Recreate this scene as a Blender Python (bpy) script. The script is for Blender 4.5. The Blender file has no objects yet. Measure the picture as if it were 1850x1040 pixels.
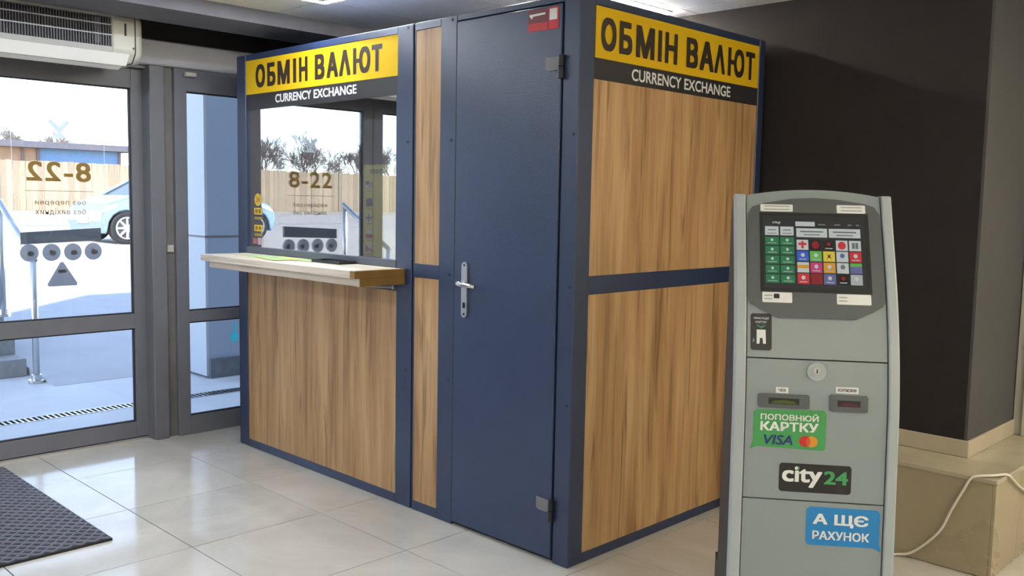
import bpy, bmesh, math, random
from mathutils import Vector, Matrix
random.seed(7)
S = bpy.context.scene
COL = S.collection
PI = math.pi

# ------------------------------------------------------------------ camera
CX, CY, CZ = 2.33389, -2.71709, 1.46402
YAW, PITCH, ROLL, FPX = -0.776865, -0.0947444, 0.0184779, 1669.85
fwd = Vector((math.sin(YAW)*math.cos(PITCH), math.cos(YAW)*math.cos(PITCH), math.sin(PITCH)))
rgt = fwd.cross(Vector((0, 0, 1))).normalized()
up = rgt.cross(fwd)
r2 = rgt*math.cos(ROLL) + up*math.sin(ROLL)
u2 = -rgt*math.sin(ROLL) + up*math.cos(ROLL)
cd = bpy.data.cameras.new('camera')
cam = bpy.data.objects.new('camera', cd)
COL.objects.link(cam)
M = Matrix.Identity(4)
for i in range(3):
    M[i][0], M[i][1], M[i][2] = r2[i], u2[i], -fwd[i]
M[0][3], M[1][3], M[2][3] = CX, CY, CZ
cam.matrix_world = M
cd.sensor_fit = 'HORIZONTAL'
cd.sensor_width = 36.0
cd.lens = FPX/1850*36.0
cd.clip_start = 0.02
cd.clip_end = 500
S.camera = cam

# ------------------------------------------------------------------ sky, sun, exposure
W = bpy.data.worlds.new('World')
S.world = W
W.use_nodes = True
wn = W.node_tree.nodes
wl = W.node_tree.links
wn.clear()
wo = wn.new('ShaderNodeOutputWorld')
bg = wn.new('ShaderNodeBackground')
sk = wn.new('ShaderNodeTexSky')
sk.sky_type = 'NISHITA'
sk.sun_disc = False
sk.sun_elevation = math.radians(38)
sk.sun_rotation = math.radians(155)
sk.air_density = 0.8
sk.dust_density = 0.15
sk.altitude = 2500
sk.ozone_density = 1.0
bg.inputs['Strength'].default_value = 0.45
hs = wn.new('ShaderNodeHueSaturation')
hs.inputs['Saturation'].default_value = 0.75
wl.new(sk.outputs[0], hs.inputs['Color'])
wl.new(hs.outputs[0], bg.inputs[0])
wl.new(bg.outputs[0], wo.inputs[0])
sd = bpy.data.lights.new('sun', 'SUN')
sd.energy = 5.6
sd.angle = math.radians(0.6)
sd.color = (1.0, 0.95, 0.86)
sun = bpy.data.objects.new('sun', sd)
COL.objects.link(sun)
sun.rotation_euler = Vector((0.45, -0.70, 0.55)).to_track_quat('Z', 'Y').to_euler()
sun.location = (0, -5, 20)
vs = S.view_settings
vs.view_transform = 'Standard'
vs.look = 'None'
vs.gamma = 1
vs.use_curve_mapping = False
vs.exposure = 1.1
LED_COOL, LED_WARM = 66.0, 70.0

# ------------------------------------------------------------------ materials
MATS = {}
def mat(name, col, rough=0.5, metal=0.0, emit=None, es=0.0, noise=0.0, nscale=8.0, bump=0.0, bscale=60.0, spec=0.5, coat=0.0):
    if name in MATS:
        return MATS[name]
    m = bpy.data.materials.new(name)
    m.use_nodes = True
    n = m.node_tree.nodes
    l = m.node_tree.links
    b = n['Principled BSDF']
    b.inputs['Base Color'].default_value = (*col, 1)
    b.inputs['Roughness'].default_value = rough
    b.inputs['Metallic'].default_value = metal
    b.inputs['Specular IOR Level'].default_value = spec
    b.inputs['Coat Weight'].default_value = coat
    if emit:
        b.inputs['Emission Color'].default_value = (*emit, 1)
        b.inputs['Emission Strength'].default_value = es
    if noise or bump:
        tc = n.new('ShaderNodeTexCoord')
    if noise:
        t = n.new('ShaderNodeTexNoise')
        t.inputs['Scale'].default_value = nscale
        t.inputs['Detail'].default_value = 5
        l.new(tc.outputs['Object'], t.inputs['Vector'])
        mr = n.new('ShaderNodeMapRange')
        mr.inputs['From Min'].default_value = 0.3
        mr.inputs['From Max'].default_value = 0.7
        mr.inputs['To Min'].default_value = 1-noise
        mr.inputs['To Max'].default_value = 1+noise
        l.new(t.outputs['Fac'], mr.inputs['Value'])
        mx = n.new('ShaderNodeVectorMath')
        mx.operation = 'SCALE'
        mx.inputs[0].default_value = col
        l.new(mr.outputs[0], mx.inputs['Scale'])
        l.new(mx.outputs[0], b.inputs['Base Color'])
    if bump:
        t = n.new('ShaderNodeTexNoise')
        t.inputs['Scale'].default_value = bscale
        t.inputs['Detail'].default_value = 4
        l.new(tc.outputs['Object'], t.inputs['Vector'])
        bp = n.new('ShaderNodeBump')
        bp.inputs['Strength'].default_value = bump
        bp.inputs['Distance'].default_value = 0.01
        l.new(t.outputs['Fac'], bp.inputs['Height'])
        l.new(bp.outputs[0], b.inputs['Normal'])
    MATS[name] = m
    return m

def glass_mat(name, tint=(0.95, 0.97, 0.97), fac=None):
    m = bpy.data.materials.new(name)
    m.use_nodes = True
    n = m.node_tree.nodes
    l = m.node_tree.links
    n.clear()
    o = n.new('ShaderNodeOutputMaterial')
    mx = n.new('ShaderNodeMixShader')
    tr = n.new('ShaderNodeBsdfTransparent')
    tr.inputs[0].default_value = (*tint, 1)
    gl = n.new('ShaderNodeBsdfGlossy')
    gl.inputs['Roughness'].default_value = 0.0
    if fac is None:
        f = n.new('ShaderNodeFresnel')
        f.inputs['IOR'].default_value = 1.45
        l.new(f.outputs[0], mx.inputs[0])
    else:
        mx.inputs[0].default_value = fac
        gl.inputs[0].default_value = (1.0, 0.98, 0.97, 1)
    l.new(tr.outputs[0], mx.inputs[1])
    l.new(gl.outputs[0], mx.inputs[2])
    l.new(mx.outputs[0], o.inputs[0])
    MATS[name] = m
    return m

def film_mat(name, col):
    m = bpy.data.materials.new(name)
    m.use_nodes = True
    n = m.node_tree.nodes
    l = m.node_tree.links
    n.clear()
    o = n.new('ShaderNodeOutputMaterial')
    mx = n.new('ShaderNodeMixShader')
    mx.inputs[0].default_value = 0.5
    df = n.new('ShaderNodeBsdfDiffuse')
    df.inputs[0].default_value = (*col, 1)
    tl = n.new('ShaderNodeBsdfTranslucent')
    tl.inputs[0].default_value = (*col, 1)
    l.new(df.outputs[0], mx.inputs[1])
    l.new(tl.outputs[0], mx.inputs[2])
    l.new(mx.outputs[0], o.inputs[0])
    MATS[name] = m
    return m

def wood_mat(name, c_dark, c_mid, c_light, rough=0.45, axis='Z'):
    m = bpy.data.materials.new(name)
    m.use_nodes = True
    n = m.node_tree.nodes
    l = m.node_tree.links
    b = n['Principled BSDF']
    tc = n.new('ShaderNodeTexCoord')
    def tex(sc, detail, rgh=0.6, dist=0.0):
        mp = n.new('ShaderNodeMapping')
        mp.inputs['Scale'].default_value = sc
        l.new(tc.outputs['Object'], mp.inputs['Vector'])
        t = n.new('ShaderNodeTexNoise')
        t.inputs['Scale'].default_value = 1.0
        t.inputs['Detail'].default_value = detail
        t.inputs['Roughness'].default_value = rgh
        t.inputs['Distortion'].default_value = dist
        l.new(mp.outputs[0], t.inputs['Vector'])
        return t.outputs['Fac']
    if axis == 'Z':
        a = tex((13, 13, 0.9), 4, 0.55, 0.4)
        f = tex((90, 90, 2.5), 4)
        k = tex((34, 34, 1.7), 3, 0.5, 0.8)
    else:
        a = tex((0.9, 13, 13), 4, 0.55, 0.4)
        f = tex((2.5, 90, 90), 4)
        k = tex((1.3, 22, 22), 2, 0.5, 0.9)
    add = n.new('ShaderNodeMath')
    add.operation = 'MULTIPLY_ADD'
    add.inputs[1].default_value = 0.35
    l.new(f, add.inputs[0])
    l.new(a, add.inputs[2])
    rp = n.new('ShaderNodeValToRGB')
    e = rp.color_ramp.elements
    e[0].position = 0.45
    e[0].color = (*c_dark, 1)
    e[1].position = 0.85
    e[1].color = (*c_light, 1)
    x = e.new(0.62)
    x.color = (*c_mid, 1)
    l.new(add.outputs[0], rp.inputs[0])
    kr = n.new('ShaderNodeMapRange')
    kr.inputs['From Min'].default_value = 0.57
    kr.inputs['From Max'].default_value = 0.72
    kr.inputs['To Min'].default_value = 0.0
    kr.inputs['To Max'].default_value = 0.8
    l.new(k, kr.inputs['Value'])
    mx = n.new('ShaderNodeMix')
    mx.data_type = 'RGBA'
    l.new(kr.outputs[0], mx.inputs['Factor'])
    l.new(rp.outputs[0], mx.inputs['A'])
    mx.inputs['B'].default_value = (*[c*0.75 for c in c_dark], 1)
    l.new(mx.outputs['Result'], b.inputs['Base Color'])
    b.inputs['Roughness'].default_value = rough
    bp = n.new('ShaderNodeBump')
    bp.inputs['Strength'].default_value = 0.12
    bp.inputs['Distance'].default_value = 0.004
    l.new(f, bp.inputs['Height'])
    l.new(bp.outputs[0], b.inputs['Normal'])
    MATS[name] = m
    return m

def floor_tile_mat(name, c1, c2, rough, scale=1.6):
    m = bpy.data.materials.new(name)
    m.use_nodes = True
    n = m.node_tree.nodes
    l = m.node_tree.links
    b = n['Principled BSDF']
    g = n.new('ShaderNodeNewGeometry')
    oi = n.new('ShaderNodeObjectInfo')
    t = n.new('ShaderNodeTexNoise')
    t.inputs['Scale'].default_value = scale
    t.inputs['Detail'].default_value = 7
    t.inputs['Roughness'].default_value = 0.62
    t.inputs['Distortion'].default_value = 0.6
    l.new(g.outputs['Position'], t.inputs['Vector'])
    ad = n.new('ShaderNodeMath')
    ad.operation = 'MULTIPLY_ADD'
    ad.inputs[1].default_value = 0.10
    l.new(oi.outputs['Random'], ad.inputs[0])
    l.new(t.outputs['Fac'], ad.inputs[2])
    rp = n.new('ShaderNodeValToRGB')
    rp.color_ramp.elements[0].position = 0.38
    rp.color_ramp.elements[0].color = (*c1, 1)
    rp.color_ramp.elements[1].position = 0.72
    rp.color_ramp.elements[1].color = (*c2, 1)
    l.new(ad.outputs[0], rp.inputs[0])
    l.new(rp.outputs[0], b.inputs['Base Color'])
    mr = n.new('ShaderNodeMapRange')
    mr.inputs['From Min'].default_value = 0.3
    mr.inputs['From Max'].default_value = 0.7
    mr.inputs['To Min'].default_value = rough*0.7
    mr.inputs['To Max'].default_value = rough*1.3
    l.new(t.outputs['Fac'], mr.inputs['Value'])
    l.new(mr.outputs[0], b.inputs['Roughness'])
    MATS[name] = m
    return m

wood = wood_mat('oak_laminate', (0.25, 0.130, 0.052), (0.44, 0.255, 0.115), (0.58, 0.37, 0.185))
ledge_wood = wood_mat('ledge_oak', (0.56, 0.46, 0.36), (0.68, 0.57, 0.46), (0.76, 0.66, 0.55), 0.4, 'X')
ledge_edge = mat('ledge_edge_band', (0.26, 0.15, 0.035), 0.5, noise=0.15)
navy = mat('anthracite_paint', (0.020, 0.035, 0.088), 0.38, bump=0.05, bscale=260, noise=0.10, nscale=5, spec=0.75)
navy_door = mat('anthracite_door_paint', (0.022, 0.039, 0.098), 0.36, bump=0.12, bscale=190, noise=0.10, nscale=4, spec=0.75)
strip_dark = mat('sign_dark', (0.022, 0.020, 0.024), 0.5)
yellow = mat('sign_yellow', (0.70, 0.44, 0.009), 0.7, spec=0.2)
sign_txt = mat('sign_brown_black', (0.030, 0.018, 0.012), 0.5)
white_txt = mat('lettering_white', (0.80, 0.80, 0.80), 0.5)
booth_glass = glass_mat('booth_mirror_glass', (0.80, 0.83, 0.84), 0.40)
clear_glass = glass_mat('clear_glass')
alu = mat('grey_aluminium_paint', (0.16, 0.16, 0.185), 0.42, metal=0.0, noise=0.06)
alu_dark = mat('dark_gasket', (0.03, 0.03, 0.04), 0.6)
alu_brown = mat('brown_grey_profile', (0.16, 0.15, 0.145), 0.5, noise=0.12)
header_m = mat('header_grey', (0.38, 0.38, 0.42), 0.5, noise=0.05)
beam_m = mat('beam_dark_paint', (0.115, 0.112, 0.135), 0.6, noise=0.1)
ceil_m = mat('ceiling_panel', (0.68, 0.66, 0.61), 0.8, noise=0.04, nscale=30)
ceil_gap = mat('ceiling_gap', (0.05, 0.05, 0.05), 0.8)
led_cool = mat('led_diffuser_neutral', (0.9, 0.9, 0.9), 0.5, emit=(0.86, 0.93, 1.0), es=LED_COOL)
led_warm = mat('led_diffuser_warm', (0.9, 0.9, 0.9), 0.5, emit=(1.0, 0.915, 0.74), es=LED_WARM)
tile_m = floor_tile_mat('polished_floor_tile', (0.50, 0.47, 0.42), (0.64, 0.61, 0.56), 0.11)
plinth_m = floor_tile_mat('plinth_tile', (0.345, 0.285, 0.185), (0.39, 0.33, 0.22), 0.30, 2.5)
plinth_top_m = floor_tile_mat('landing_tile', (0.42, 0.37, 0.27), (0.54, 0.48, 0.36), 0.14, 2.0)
grout = mat('grout', (0.035, 0.032, 0.03), 0.9)
dark_wall = mat('dark_brown_wall_paint', (0.032, 0.028, 0.029), 0.85, bump=0.08, bscale=90, noise=0.05, spec=0.15)
col_wall = mat('grey_column_paint', (0.080, 0.079, 0.083), 0.8, bump=0.05, bscale=90, spec=0.2)
room_wall = mat('room_wall_paint', (0.70, 0.67, 0.60), 0.8, bump=0.04, bscale=90)
cream = mat('cream_skirting', (0.50, 0.44, 0.33), 0.35, noise=0.06)
jamb_m = mat('jamb_paint', (0.50, 0.49, 0.43), 0.5)
kiosk_m = mat('kiosk_silver_grey', (0.245, 0.28, 0.284), 0.42, noise=0.03, nscale=3, bump=0.02, bscale=300)
kiosk_side = mat('kiosk_side_grey', (0.35, 0.39, 0.40), 0.40, noise=0.03)
kiosk_dark = mat('kiosk_dark_bezel', (0.085, 0.095, 0.10), 0.5, noise=0.04, nscale=3)
black = mat('black_plastic', (0.010, 0.010, 0.011), 0.45)
seam_m = mat('seam_black', (0.012, 0.014, 0.014), 0.8)
steel = mat('brushed_steel', (0.62, 0.62, 0.62), 0.28, metal=1.0)
chrome = mat('satin_chrome', (0.72, 0.72, 0.70), 0.22, metal=1.0)
paper = mat('white_paper', (0.72, 0.73, 0.72), 0.6)
grey_print = mat('grey_print', (0.30, 0.31, 0.31), 0.6)

# ------------------------------------------------------------------ mesh helpers
def new_bm():
    return bmesh.new()

def add_box(bm, x0, x1, y0, y1, z0, z1):
    v = [bm.verts.new(p) for p in ((x0, y0, z0), (x1, y0, z0), (x1, y1, z0), (x0, y1, z0),
                                   (x0, y0, z1), (x1, y0, z1), (x1, y1, z1), (x0, y1, z1))]
    fs = []
    for q in ((3, 2, 1, 0), (4, 5, 6, 7), (0, 1, 5, 4), (1, 2, 6, 5), (2, 3, 7, 6), (3, 0, 4, 7)):
        fs.append(bm.faces.new([v[i] for i in q]))
    return v

def box_mesh(x0, x1, y0, y1, z0, z1, bev=0.0, seg=1):
    bm = new_bm()
    add_box(bm, x0, x1, y0, y1, z0, z1)
    if bev:
        bmesh.ops.bevel(bm, geom=bm.edges[:], offset=bev, segments=seg, affect='EDGES', profile=0.5)
    return bm

def frame_of(d):
    d = d.normalized()
    a = Vector((0, 0, 1)) if abs(d.z) < 0.9 else Vector((1, 0, 0))
    x = d.cross(a).normalized()
    return x, d.cross(x)

def add_tube(bm, pts, rad, seg=10, cap=True):
    pts = [Vector(p) for p in pts]
    rads = rad if isinstance(rad, (list, tuple)) else [rad]*len(pts)
    rings = []
    X = None
    for i, p in enumerate(pts):
        if i == 0:
            d = pts[1]-pts[0]
        elif i == len(pts)-1:
            d = pts[-1]-pts[-2]
        else:
            d = (pts[i+1]-p).normalized()+(p-pts[i-1]).normalized()
        d = d.normalized()
        if X is None:
            X, Y = frame_of(d)
        else:
            X = (X-d*X.dot(d)).normalized()
            Y = d.cross(X)
        rings.append([bm.verts.new(p+(X*math.cos(2*PI*k/seg)+Y*math.sin(2*PI*k/seg))*rads[i]) for k in range(seg)])
    for a, b in zip(rings, rings[1:]):
        for k in range(seg):
            bm.faces.new((a[k], a[(k+1) % seg], b[(k+1) % seg], b[k]))
    if cap:
        bm.faces.new(rings[0][::-1])
        bm.faces.new(rings[-1])

def add_prism(bm, poly, mapf, d0, d1):
    """poly: 2D points; mapf(a,b,d)->3D; extruded from depth d0 to d1"""
    A = [bm.verts.new(mapf(a, b, d0)) for a, b in poly]
    B = [bm.verts.new(mapf(a, b, d1)) for a, b in poly]
    n = len(poly)
    bm.faces.new(A)
    bm.faces.new(B[::-1])
    for i in range(n):
        bm.faces.new((A[i], B[i], B[(i+1) % n], A[(i+1) % n]))
    bmesh.ops.recalc_face_normals(bm, faces=bm.faces[:])

def world_mat(o):
    return Matrix.Translation(o.location) @ o.rotation_euler.to_matrix().to_4x4()

def obj(name, bm, material, parent=None, world=True, smooth=False, label=None, kind=None):
    if isinstance(bm, bpy.types.Mesh):
        me = bm
    else:
        me = bpy.data.meshes.new(name)
        bmesh.ops.recalc_face_normals(bm, faces=bm.faces[:]) if False else None
        bm.to_mesh(me)
        bm.free()
    if material is not None and not me.materials:
        me.materials.append(material)
    if smooth:
        me.polygons.foreach_set('use_smooth', [True]*len(me.polygons))
    o = bpy.data.objects.new(name, me)
    COL.objects.link(o)
    if parent is not None:
        o.parent = parent
        if world and parent.type == 'EMPTY':
            o.matrix_parent_inverse = world_mat(parent).inverted()
    if label:
        o['label'] = label
    if kind:
        o['kind'] = kind
    return o

def thing(name, label, cat, loc=(0, 0, 0), rotz=0.0, group=None):
    o = bpy.data.objects.new(name, None)
    o.empty_display_size = 0.1
    COL.objects.link(o)
    o.location = loc
    o.rotation_euler = (0, 0, rotz)
    o['label'] = label
    o['category'] = cat
    if group:
        o['group'] = group
    return o

def tag(o, label, cat, group=None):
    o['label'] = label
    o['category'] = cat
    if group:
        o['group'] = group
    return o

def setting(name, label, cat, loc=(0, 0, 0)):
    o = thing(name, label, cat, loc)
    o['kind'] = 'structure'
    return o

def struct(o, label, cat):
    o['kind'] = 'structure'
    o['label'] = label
    o['category'] = cat
    return o

def part_box(name, b, m, parent, bev=0.0, label=None, world=True, kind=None):
    return obj(name, box_mesh(*b, bev), m, parent, world=world, label=label, kind=kind)

TCACHE = {}
def text_geo(s, bold=0.0, shear=0.0, spacing=1.0, line=1.0):
    """verts in the unit box 0..1 x 0..1, aspect, faces"""
    key = (s, bold, shear, spacing)
    if key in TCACHE:
        return TCACHE[key]
    c = bpy.data.curves.new('lettering_curve', 'FONT')
    c.body = s
    c.shear = shear
    c.space_character = spacing
    c.space_line = line
    c.align_x = 'CENTER'
    c.resolution_u = 4
    o = bpy.data.objects.new('lettering_tmp', c)
    COL.objects.link(o)
    dg = bpy.context.evaluated_depsgraph_get()
    me = bpy.data.meshes.new_from_object(o.evaluated_get(dg))
    v = [(p.co.x, p.co.y) for p in me.vertices]
    f = [tuple(p.vertices) for p in me.polygons]
    bpy.data.objects.remove(o)
    bpy.data.curves.remove(c)
    bpy.data.meshes.remove(me)
    if bold:
        V0, F0 = v, f
        v, f = [], []
        for k in range(8):
            ox, oy = bold*(0, 1, 1, 1, 0, -1, -1, -1)[k], bold*0.7*(1, 1, 0, -1, -1, -1, 0, 1)[k]
            f += [tuple(i+len(v) for i in q) for q in F0]
            v = v+[(a+ox, b+oy) for a, b in V0]
    x0 = min(a for a, b in v); x1 = max(a for a, b in v)
    y0 = min(b for a, b in v); y1 = max(b for a, b in v)
    v = [((a-x0)/(x1-x0), (b-y0)/(y1-y0)) for a, b in v]
    n0 = len(v)//8 if bold else len(v)
    TCACHE[key] = (v, f, n0)
    return TCACHE[key]

def flat_mesh(name, pts2, faces, mapf):
    me = bpy.data.meshes.new(name)
    me.from_pydata([mapf(a, b) for a, b in pts2], [], faces)
    me.update()
    return me

def text(name, s, box, mapf, m, parent, bold=0.0, shear=0.0, spacing=1.0, world=True, label=None):
    """box = (u0,u1,v0,v1) the lettering fills; mapf(u,v)->3D"""
    v, f, n0 = text_geo(s, bold, shear, spacing)
    u0, u1, v0, v1 = box
    pts = []
    for i, (a, b) in enumerate(v):            # each emboldening layer a hair above the last
        a, b = u0+(u1-u0)*a, v0+(v1-v0)*b
        p = Vector(mapf(a, b))
        nrm = (Vector(mapf(a+0.001, b))-p).cross(Vector(mapf(a, b+0.001))-p).normalized()
        pts.append(p+nrm*0.00012*(i//n0))
    me = bpy.data.meshes.new(name)
    me.from_pydata(pts, [], f)
    me.update()
    return obj(name, me, m, parent, world=world, label=label)

def word(name, glyphs, v0, v1, mapf, m, parent, bold=0.05):
    """one word from (character, u0, u1) boxes; a plain bar stands for the Ukrainian I"""
    V, F = [], []
    for ch, u0, u1 in glyphs:
        if ch in 'I-':
            h0, h1 = (0, 1) if ch == 'I' else (0.42, 0.58)
            v, f, n0 = [(0, h0), (1, h0), (1, h1), (0, h1)], [(0, 1, 2, 3)], 4
        else:
            v, f, n0 = text_geo(ch, bold)
        b0 = len(V)
        F += [tuple(i+b0 for i in q) for q in f]
        for i, (a, b) in enumerate(v):
            a, b = u0+(u1-u0)*a, v0+(v1-v0)*b
            p = Vector(mapf(a, b))
            nrm = (Vector(mapf(a+0.001, b))-p).cross(Vector(mapf(a, b+0.001))-p).normalized()
            V.append(p+nrm*0.00012*(i//n0))
    me = bpy.data.meshes.new(name)
    me.from_pydata(V, [], F)
    me.update()
    return obj(name, me, m, parent)

def rounded(u0, u1, v0, v1, r, n=5):
    pts = []
    for cx, cy, a0 in ((u1-r, v0+r, -PI/2), (u1-r, v1-r, 0), (u0+r, v1-r, PI/2), (u0+r, v0+r, PI)):
        for k in range(n+1):
            a = a0+PI/2*k/n
            pts.append((cx+r*math.cos(a), cy+r*math.sin(a)))
    return pts

def disc(cx, cy, rx, ry=None, n=28):
    ry = ry or rx
    return [(cx+rx*math.cos(2*PI*k/n), cy+ry*math.sin(2*PI*k/n)) for k in range(n)]

def decal(name, poly, mapf, m, parent, world=True, label=None):
    me = flat_mesh(name, poly, [tuple(range(len(poly)))], mapf)
    return obj(name, me, m, parent, world=world, label=label)

def plate(name, poly, mapf3, d0, d1, m, parent, world=True, label=None):
    bm = new_bm()
    add_prism(bm, poly, mapf3, d0, d1)
    return obj(name, bm, m, parent, world=world, label=label)

# ------------------------------------------------------------------ room shell
XW = -2.95      # entrance wall plane
YB = 1.42       # dark wall plane
ZC = 2.435      # ceiling
XR, YF, YE = 5.2, -6.2, 2.06
LAND = 0.403    # landing height

# floor
fl = setting('floor', 'polished cream beige stone tile floor of the hall', 'floor', (0, 0, 0))
part_box('grout_bed', (XW-0.15, XR, YF, YE, -0.06, -0.0035), grout, fl)
T = 0.63
gx0, gy0 = -0.59-T*4, -0.345-T*10
FULL = None
for i in range(0, 20):
    for j in range(0, 16):
        x0, x1 = gx0+T*i, gx0+T*(i+1)
        y0, y1 = gy0+T*j, gy0+T*(j+1)
        x0, x1, y0, y1 = max(x0, XW-0.14), min(x1, XR), max(y0, YF), min(y1, YE)
        if x1-x0 < 0.02 or y1-y0 < 0.02:
            continue
        w, h = x1-x0-0.0045, y1-y0-0.0045
        full = abs(w-T+0.0045) < 1e-4 and abs(h-T+0.0045) < 1e-4
        if full and FULL:
            me = FULL
        else:
            bm = box_mesh(-w/2, w/2, -h/2, h/2, -0.02, 0)
            top = [e for e in bm.edges if all(abs(v.co.z) < 1e-6 for v in e.verts)]
            bmesh.ops.bevel(bm, geom=top, offset=0.0008, segments=1, affect='EDGES')
            me = bpy.data.meshes.new('tile')
            bm.to_mesh(me)
            bm.free()
            me.materials.append(tile_m)
            if full:
                FULL = me
        o = obj('tile', me, None, fl)
        o.location = ((x0+x1)/2, (y0+y1)/2, random.uniform(-0.0006, 0.0))

# walls
struct(part_box('wall_back', (XW-0.2, 1.0, YB, YB+0.12, 0, ZC+0.1), dark_wall, None), 'dark brown painted wall behind the booth and the kiosk', 'wall')
struct(part_box('wall_column', (1.0, 1.012, YB, YE, 0, ZC+0.1), col_wall, None), 'grey painted return face of the dark wall beside the landing', 'wall')
struct(part_box('wall_alcove', (1.10, XR, YE, YE+0.12, 0, ZC+0.1), room_wall, None), 'pale wall at the end of the landing passage', 'wall')
struct(part_box('wall_right', (XR, XR+0.12, YF, YE, 0, ZC+0.1), room_wall, None), 'pale hall wall facing the entrance doors', 'wall')
struct(part_box('wall_front', (XW-0.2, XR, YF-0.12, YF, 0, ZC+0.1), room_wall, None), 'pale hall wall facing the booth', 'wall')
wl_ = setting('wall_left', 'entrance wall around the glazed doors', 'wall', (XW, -3, 0))
part_box('wall_section', (XW-0.2, XW, YF, -6.0, 0, ZC), room_wall, wl_)
part_box('wall_section', (XW-0.2, XW, 0.42, YB, 0, 2.2), alu, wl_)
part_box('lintel', (XW-0.2, XW-0.02, -6.0, YB-0.001, 2.345, ZC+0.1), dark_wall, wl_)

# ceiling of square panels with the lamp slots left between them
ce = setting('ceiling', 'pale suspended ceiling of square panels with thin dark joints', 'ceiling', (0, 0, ZC))
part_box('backing', (XW, XR, YF, YE, ZC+0.012, ZC+0.05), ceil_gap, ce)
CT = 0.635
for i in range(-1, 11):
    for j in range(-10, 4):
        x0, x1 = -1.68+CT*i, -1.68+CT*(i+1)
        y0, y1 = -0.02+CT*j, -0.02+CT*(j+1)
        x0, x1, y0, y1 = max(x0, -2.12), min(x1, XR), max(y0, YF), min(y1, YB if x0 < 1.0 else YE)
        if x1-x0 < 0.03 or y1-y0 < 0.03:
            continue
        part_box('ceiling_panel', (x0+0.003, x1-0.003, y0+0.003, y1-0.003, ZC, ZC+0.0119), ceil_m, ce)
bmb = setting('trim_1', 'dark painted beam running above the entrance doors', 'beam', (-2.3, -2, ZC))
part_box('beam', (-2.50, -2.121, YF, YB-0.001, 2.363, ZC+0.011), beam_m, bmb)

# LED profile lights flush with the ceiling
def led(label, pts, led_m, drop=0.015):
    t = thing('led_strip_light', label, 'ceiling light', (pts[0][0], pts[0][1], ZC), 0, 'linear ceiling lights')
    w = 0.022
    for (xa, ya), (xb, yb) in zip(pts, pts[1:]):
        x0, x1 = min(xa, xb)-w, max(xa, xb)+w
        y0, y1 = min(ya, yb)-w, max(ya, yb)+w
        part_box('profile', (x0, x1, y0, y1, ZC-0.006, ZC-0.0005), kiosk_side, t)
        part_box('diffuser', (x0+0.004, x1-0.004, y0+0.004, y1-0.004, ZC-drop, ZC-0.0062), led_m, t)
led('white linear ceiling light bent at a right angle above the booth window', [(-1.68, -1.90), (-1.68, -0.015), (-1.00, -0.015)], led_cool, 0.0072)
led('white linear ceiling light ending above the side sign of the booth', [(-0.50, 0.05), (-0.50, 1.25), (-1.30, 1.25)], led_warm)
for px, py, lb in ((2.9, 0.3, 'unseen linear light added beside the landing'), (4.2, -1.1, 'unseen linear light added along the hall wall facing the entrance'), (3.4, -3.4, 'unseen linear light added between the hall wall and the middle of the hall'),
                   (0.9, -4.6, 'unseen linear light added in the middle of the hall'), (-1.68, -4.6, 'unseen linear light added along the entrance wall')):
    led(lb, [(px, py), (px, py+1.27), (px+0.7, py+1.27)], led_cool if px < 1 else led_warm)  # unseen lamps, added to brighten the hall, kiosk and booth

# ------------------------------------------------------------------ entrance glazing
def ymap(x):
    return lambda u, v: (x, -u, v)     # seen from outside: right is -y

def glazed_leaf(name, label, cat, x, y0, y1, st, z0, z1, rails, depth=0.05, gl_top=None):
    """rails: list of (za,zb); stiles at both ends of width st"""
    t = setting(name, label, cat, (x, (y0+y1)/2, 0))
    part_box('stile', (x-depth/2, x+depth/2, y0, y0+st, z0, z1), alu, t, 0.003)
    part_box('stile', (x-depth/2, x+depth/2, y1-st, y1, z0, z1), alu, t, 0.003)
    for za, zb in rails:
        part_box('rail', (x-depth/2+0.001, x+depth/2-0.001, y0+st, y1-st, za, zb), alu, t, 0.002)
    panes = []
    for (a0, a1), (b0, b1) in zip(rails, rails[1:]):
        panes.append(obj('pane', box_mesh(x-0.003, x+0.003, y0+st-0.001, y1-st+0.001, a1, b0), clear_glass, t))
        g = new_bm()
        for q in ((y0+st, y0+st+0.008, a1, b0), (y1-st-0.008, y1-st, a1, b0), (y0+st, y1-st, a1, a1+0.008), (y0+st, y1-st, b0-0.008, b0)):
            add_box(g, x-0.008, x+0.008, *q)
        obj('gasket', g, alu_dark, t)
    return t, panes

XD = -3.08
RL = [(0.012, 0.105), (0.667, 0.755), (2.068, 2.18)]
d1, p1 = glazed_leaf('door_1', 'grey framed sliding glass door leaf with opening hours beside the booth', 'door', XD, -1.302, -0.325, 0.085, 0.012, 2.18, RL)
d2, p2 = glazed_leaf('door_2', 'second sliding glass door leaf with plain panes', 'door', XD, -2.285, -1.308, 0.085, 0.012, 2.18, RL)
# fixed side lights
RF = [(0.0, 0.112), (0.691, 0.758), (2.07, 2.20)]
w1, pw1 = glazed_leaf('window_1', 'fixed glass side panel in grey frame next to the booth', 'window', XW-0.03, -0.195, 0.42, 0.075, 0.0, 2.20, RF, 0.05)
w2, pw2 = glazed_leaf('window_2', 'fixed glass side panel in grey frame on the far side of the doors', 'window', XW-0.03, -3.62, -2.40, 0.075, 0.0, 2.20, RF, 0.05)
w3, pw3 = glazed_leaf('window_3', 'unseen fixed window in grey frame, added for daylight along the entrance wall', 'window', XW-0.03, -4.81, -3.62, 0.075, 0.0, 2.20, RF, 0.05)  # this window and the next are unseen, added to bring daylight in
w4, pw4 = glazed_leaf('window_4', 'last unseen fixed window in grey frame, added for daylight', 'window', XW-0.03, -6.0, -4.81, 0.075, 0.0, 2.20, RF, 0.05)
tr = setting('trim_2', 'grey aluminium door frame posts and header cover', 'frame', (XW, -1.3, 0))
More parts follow.
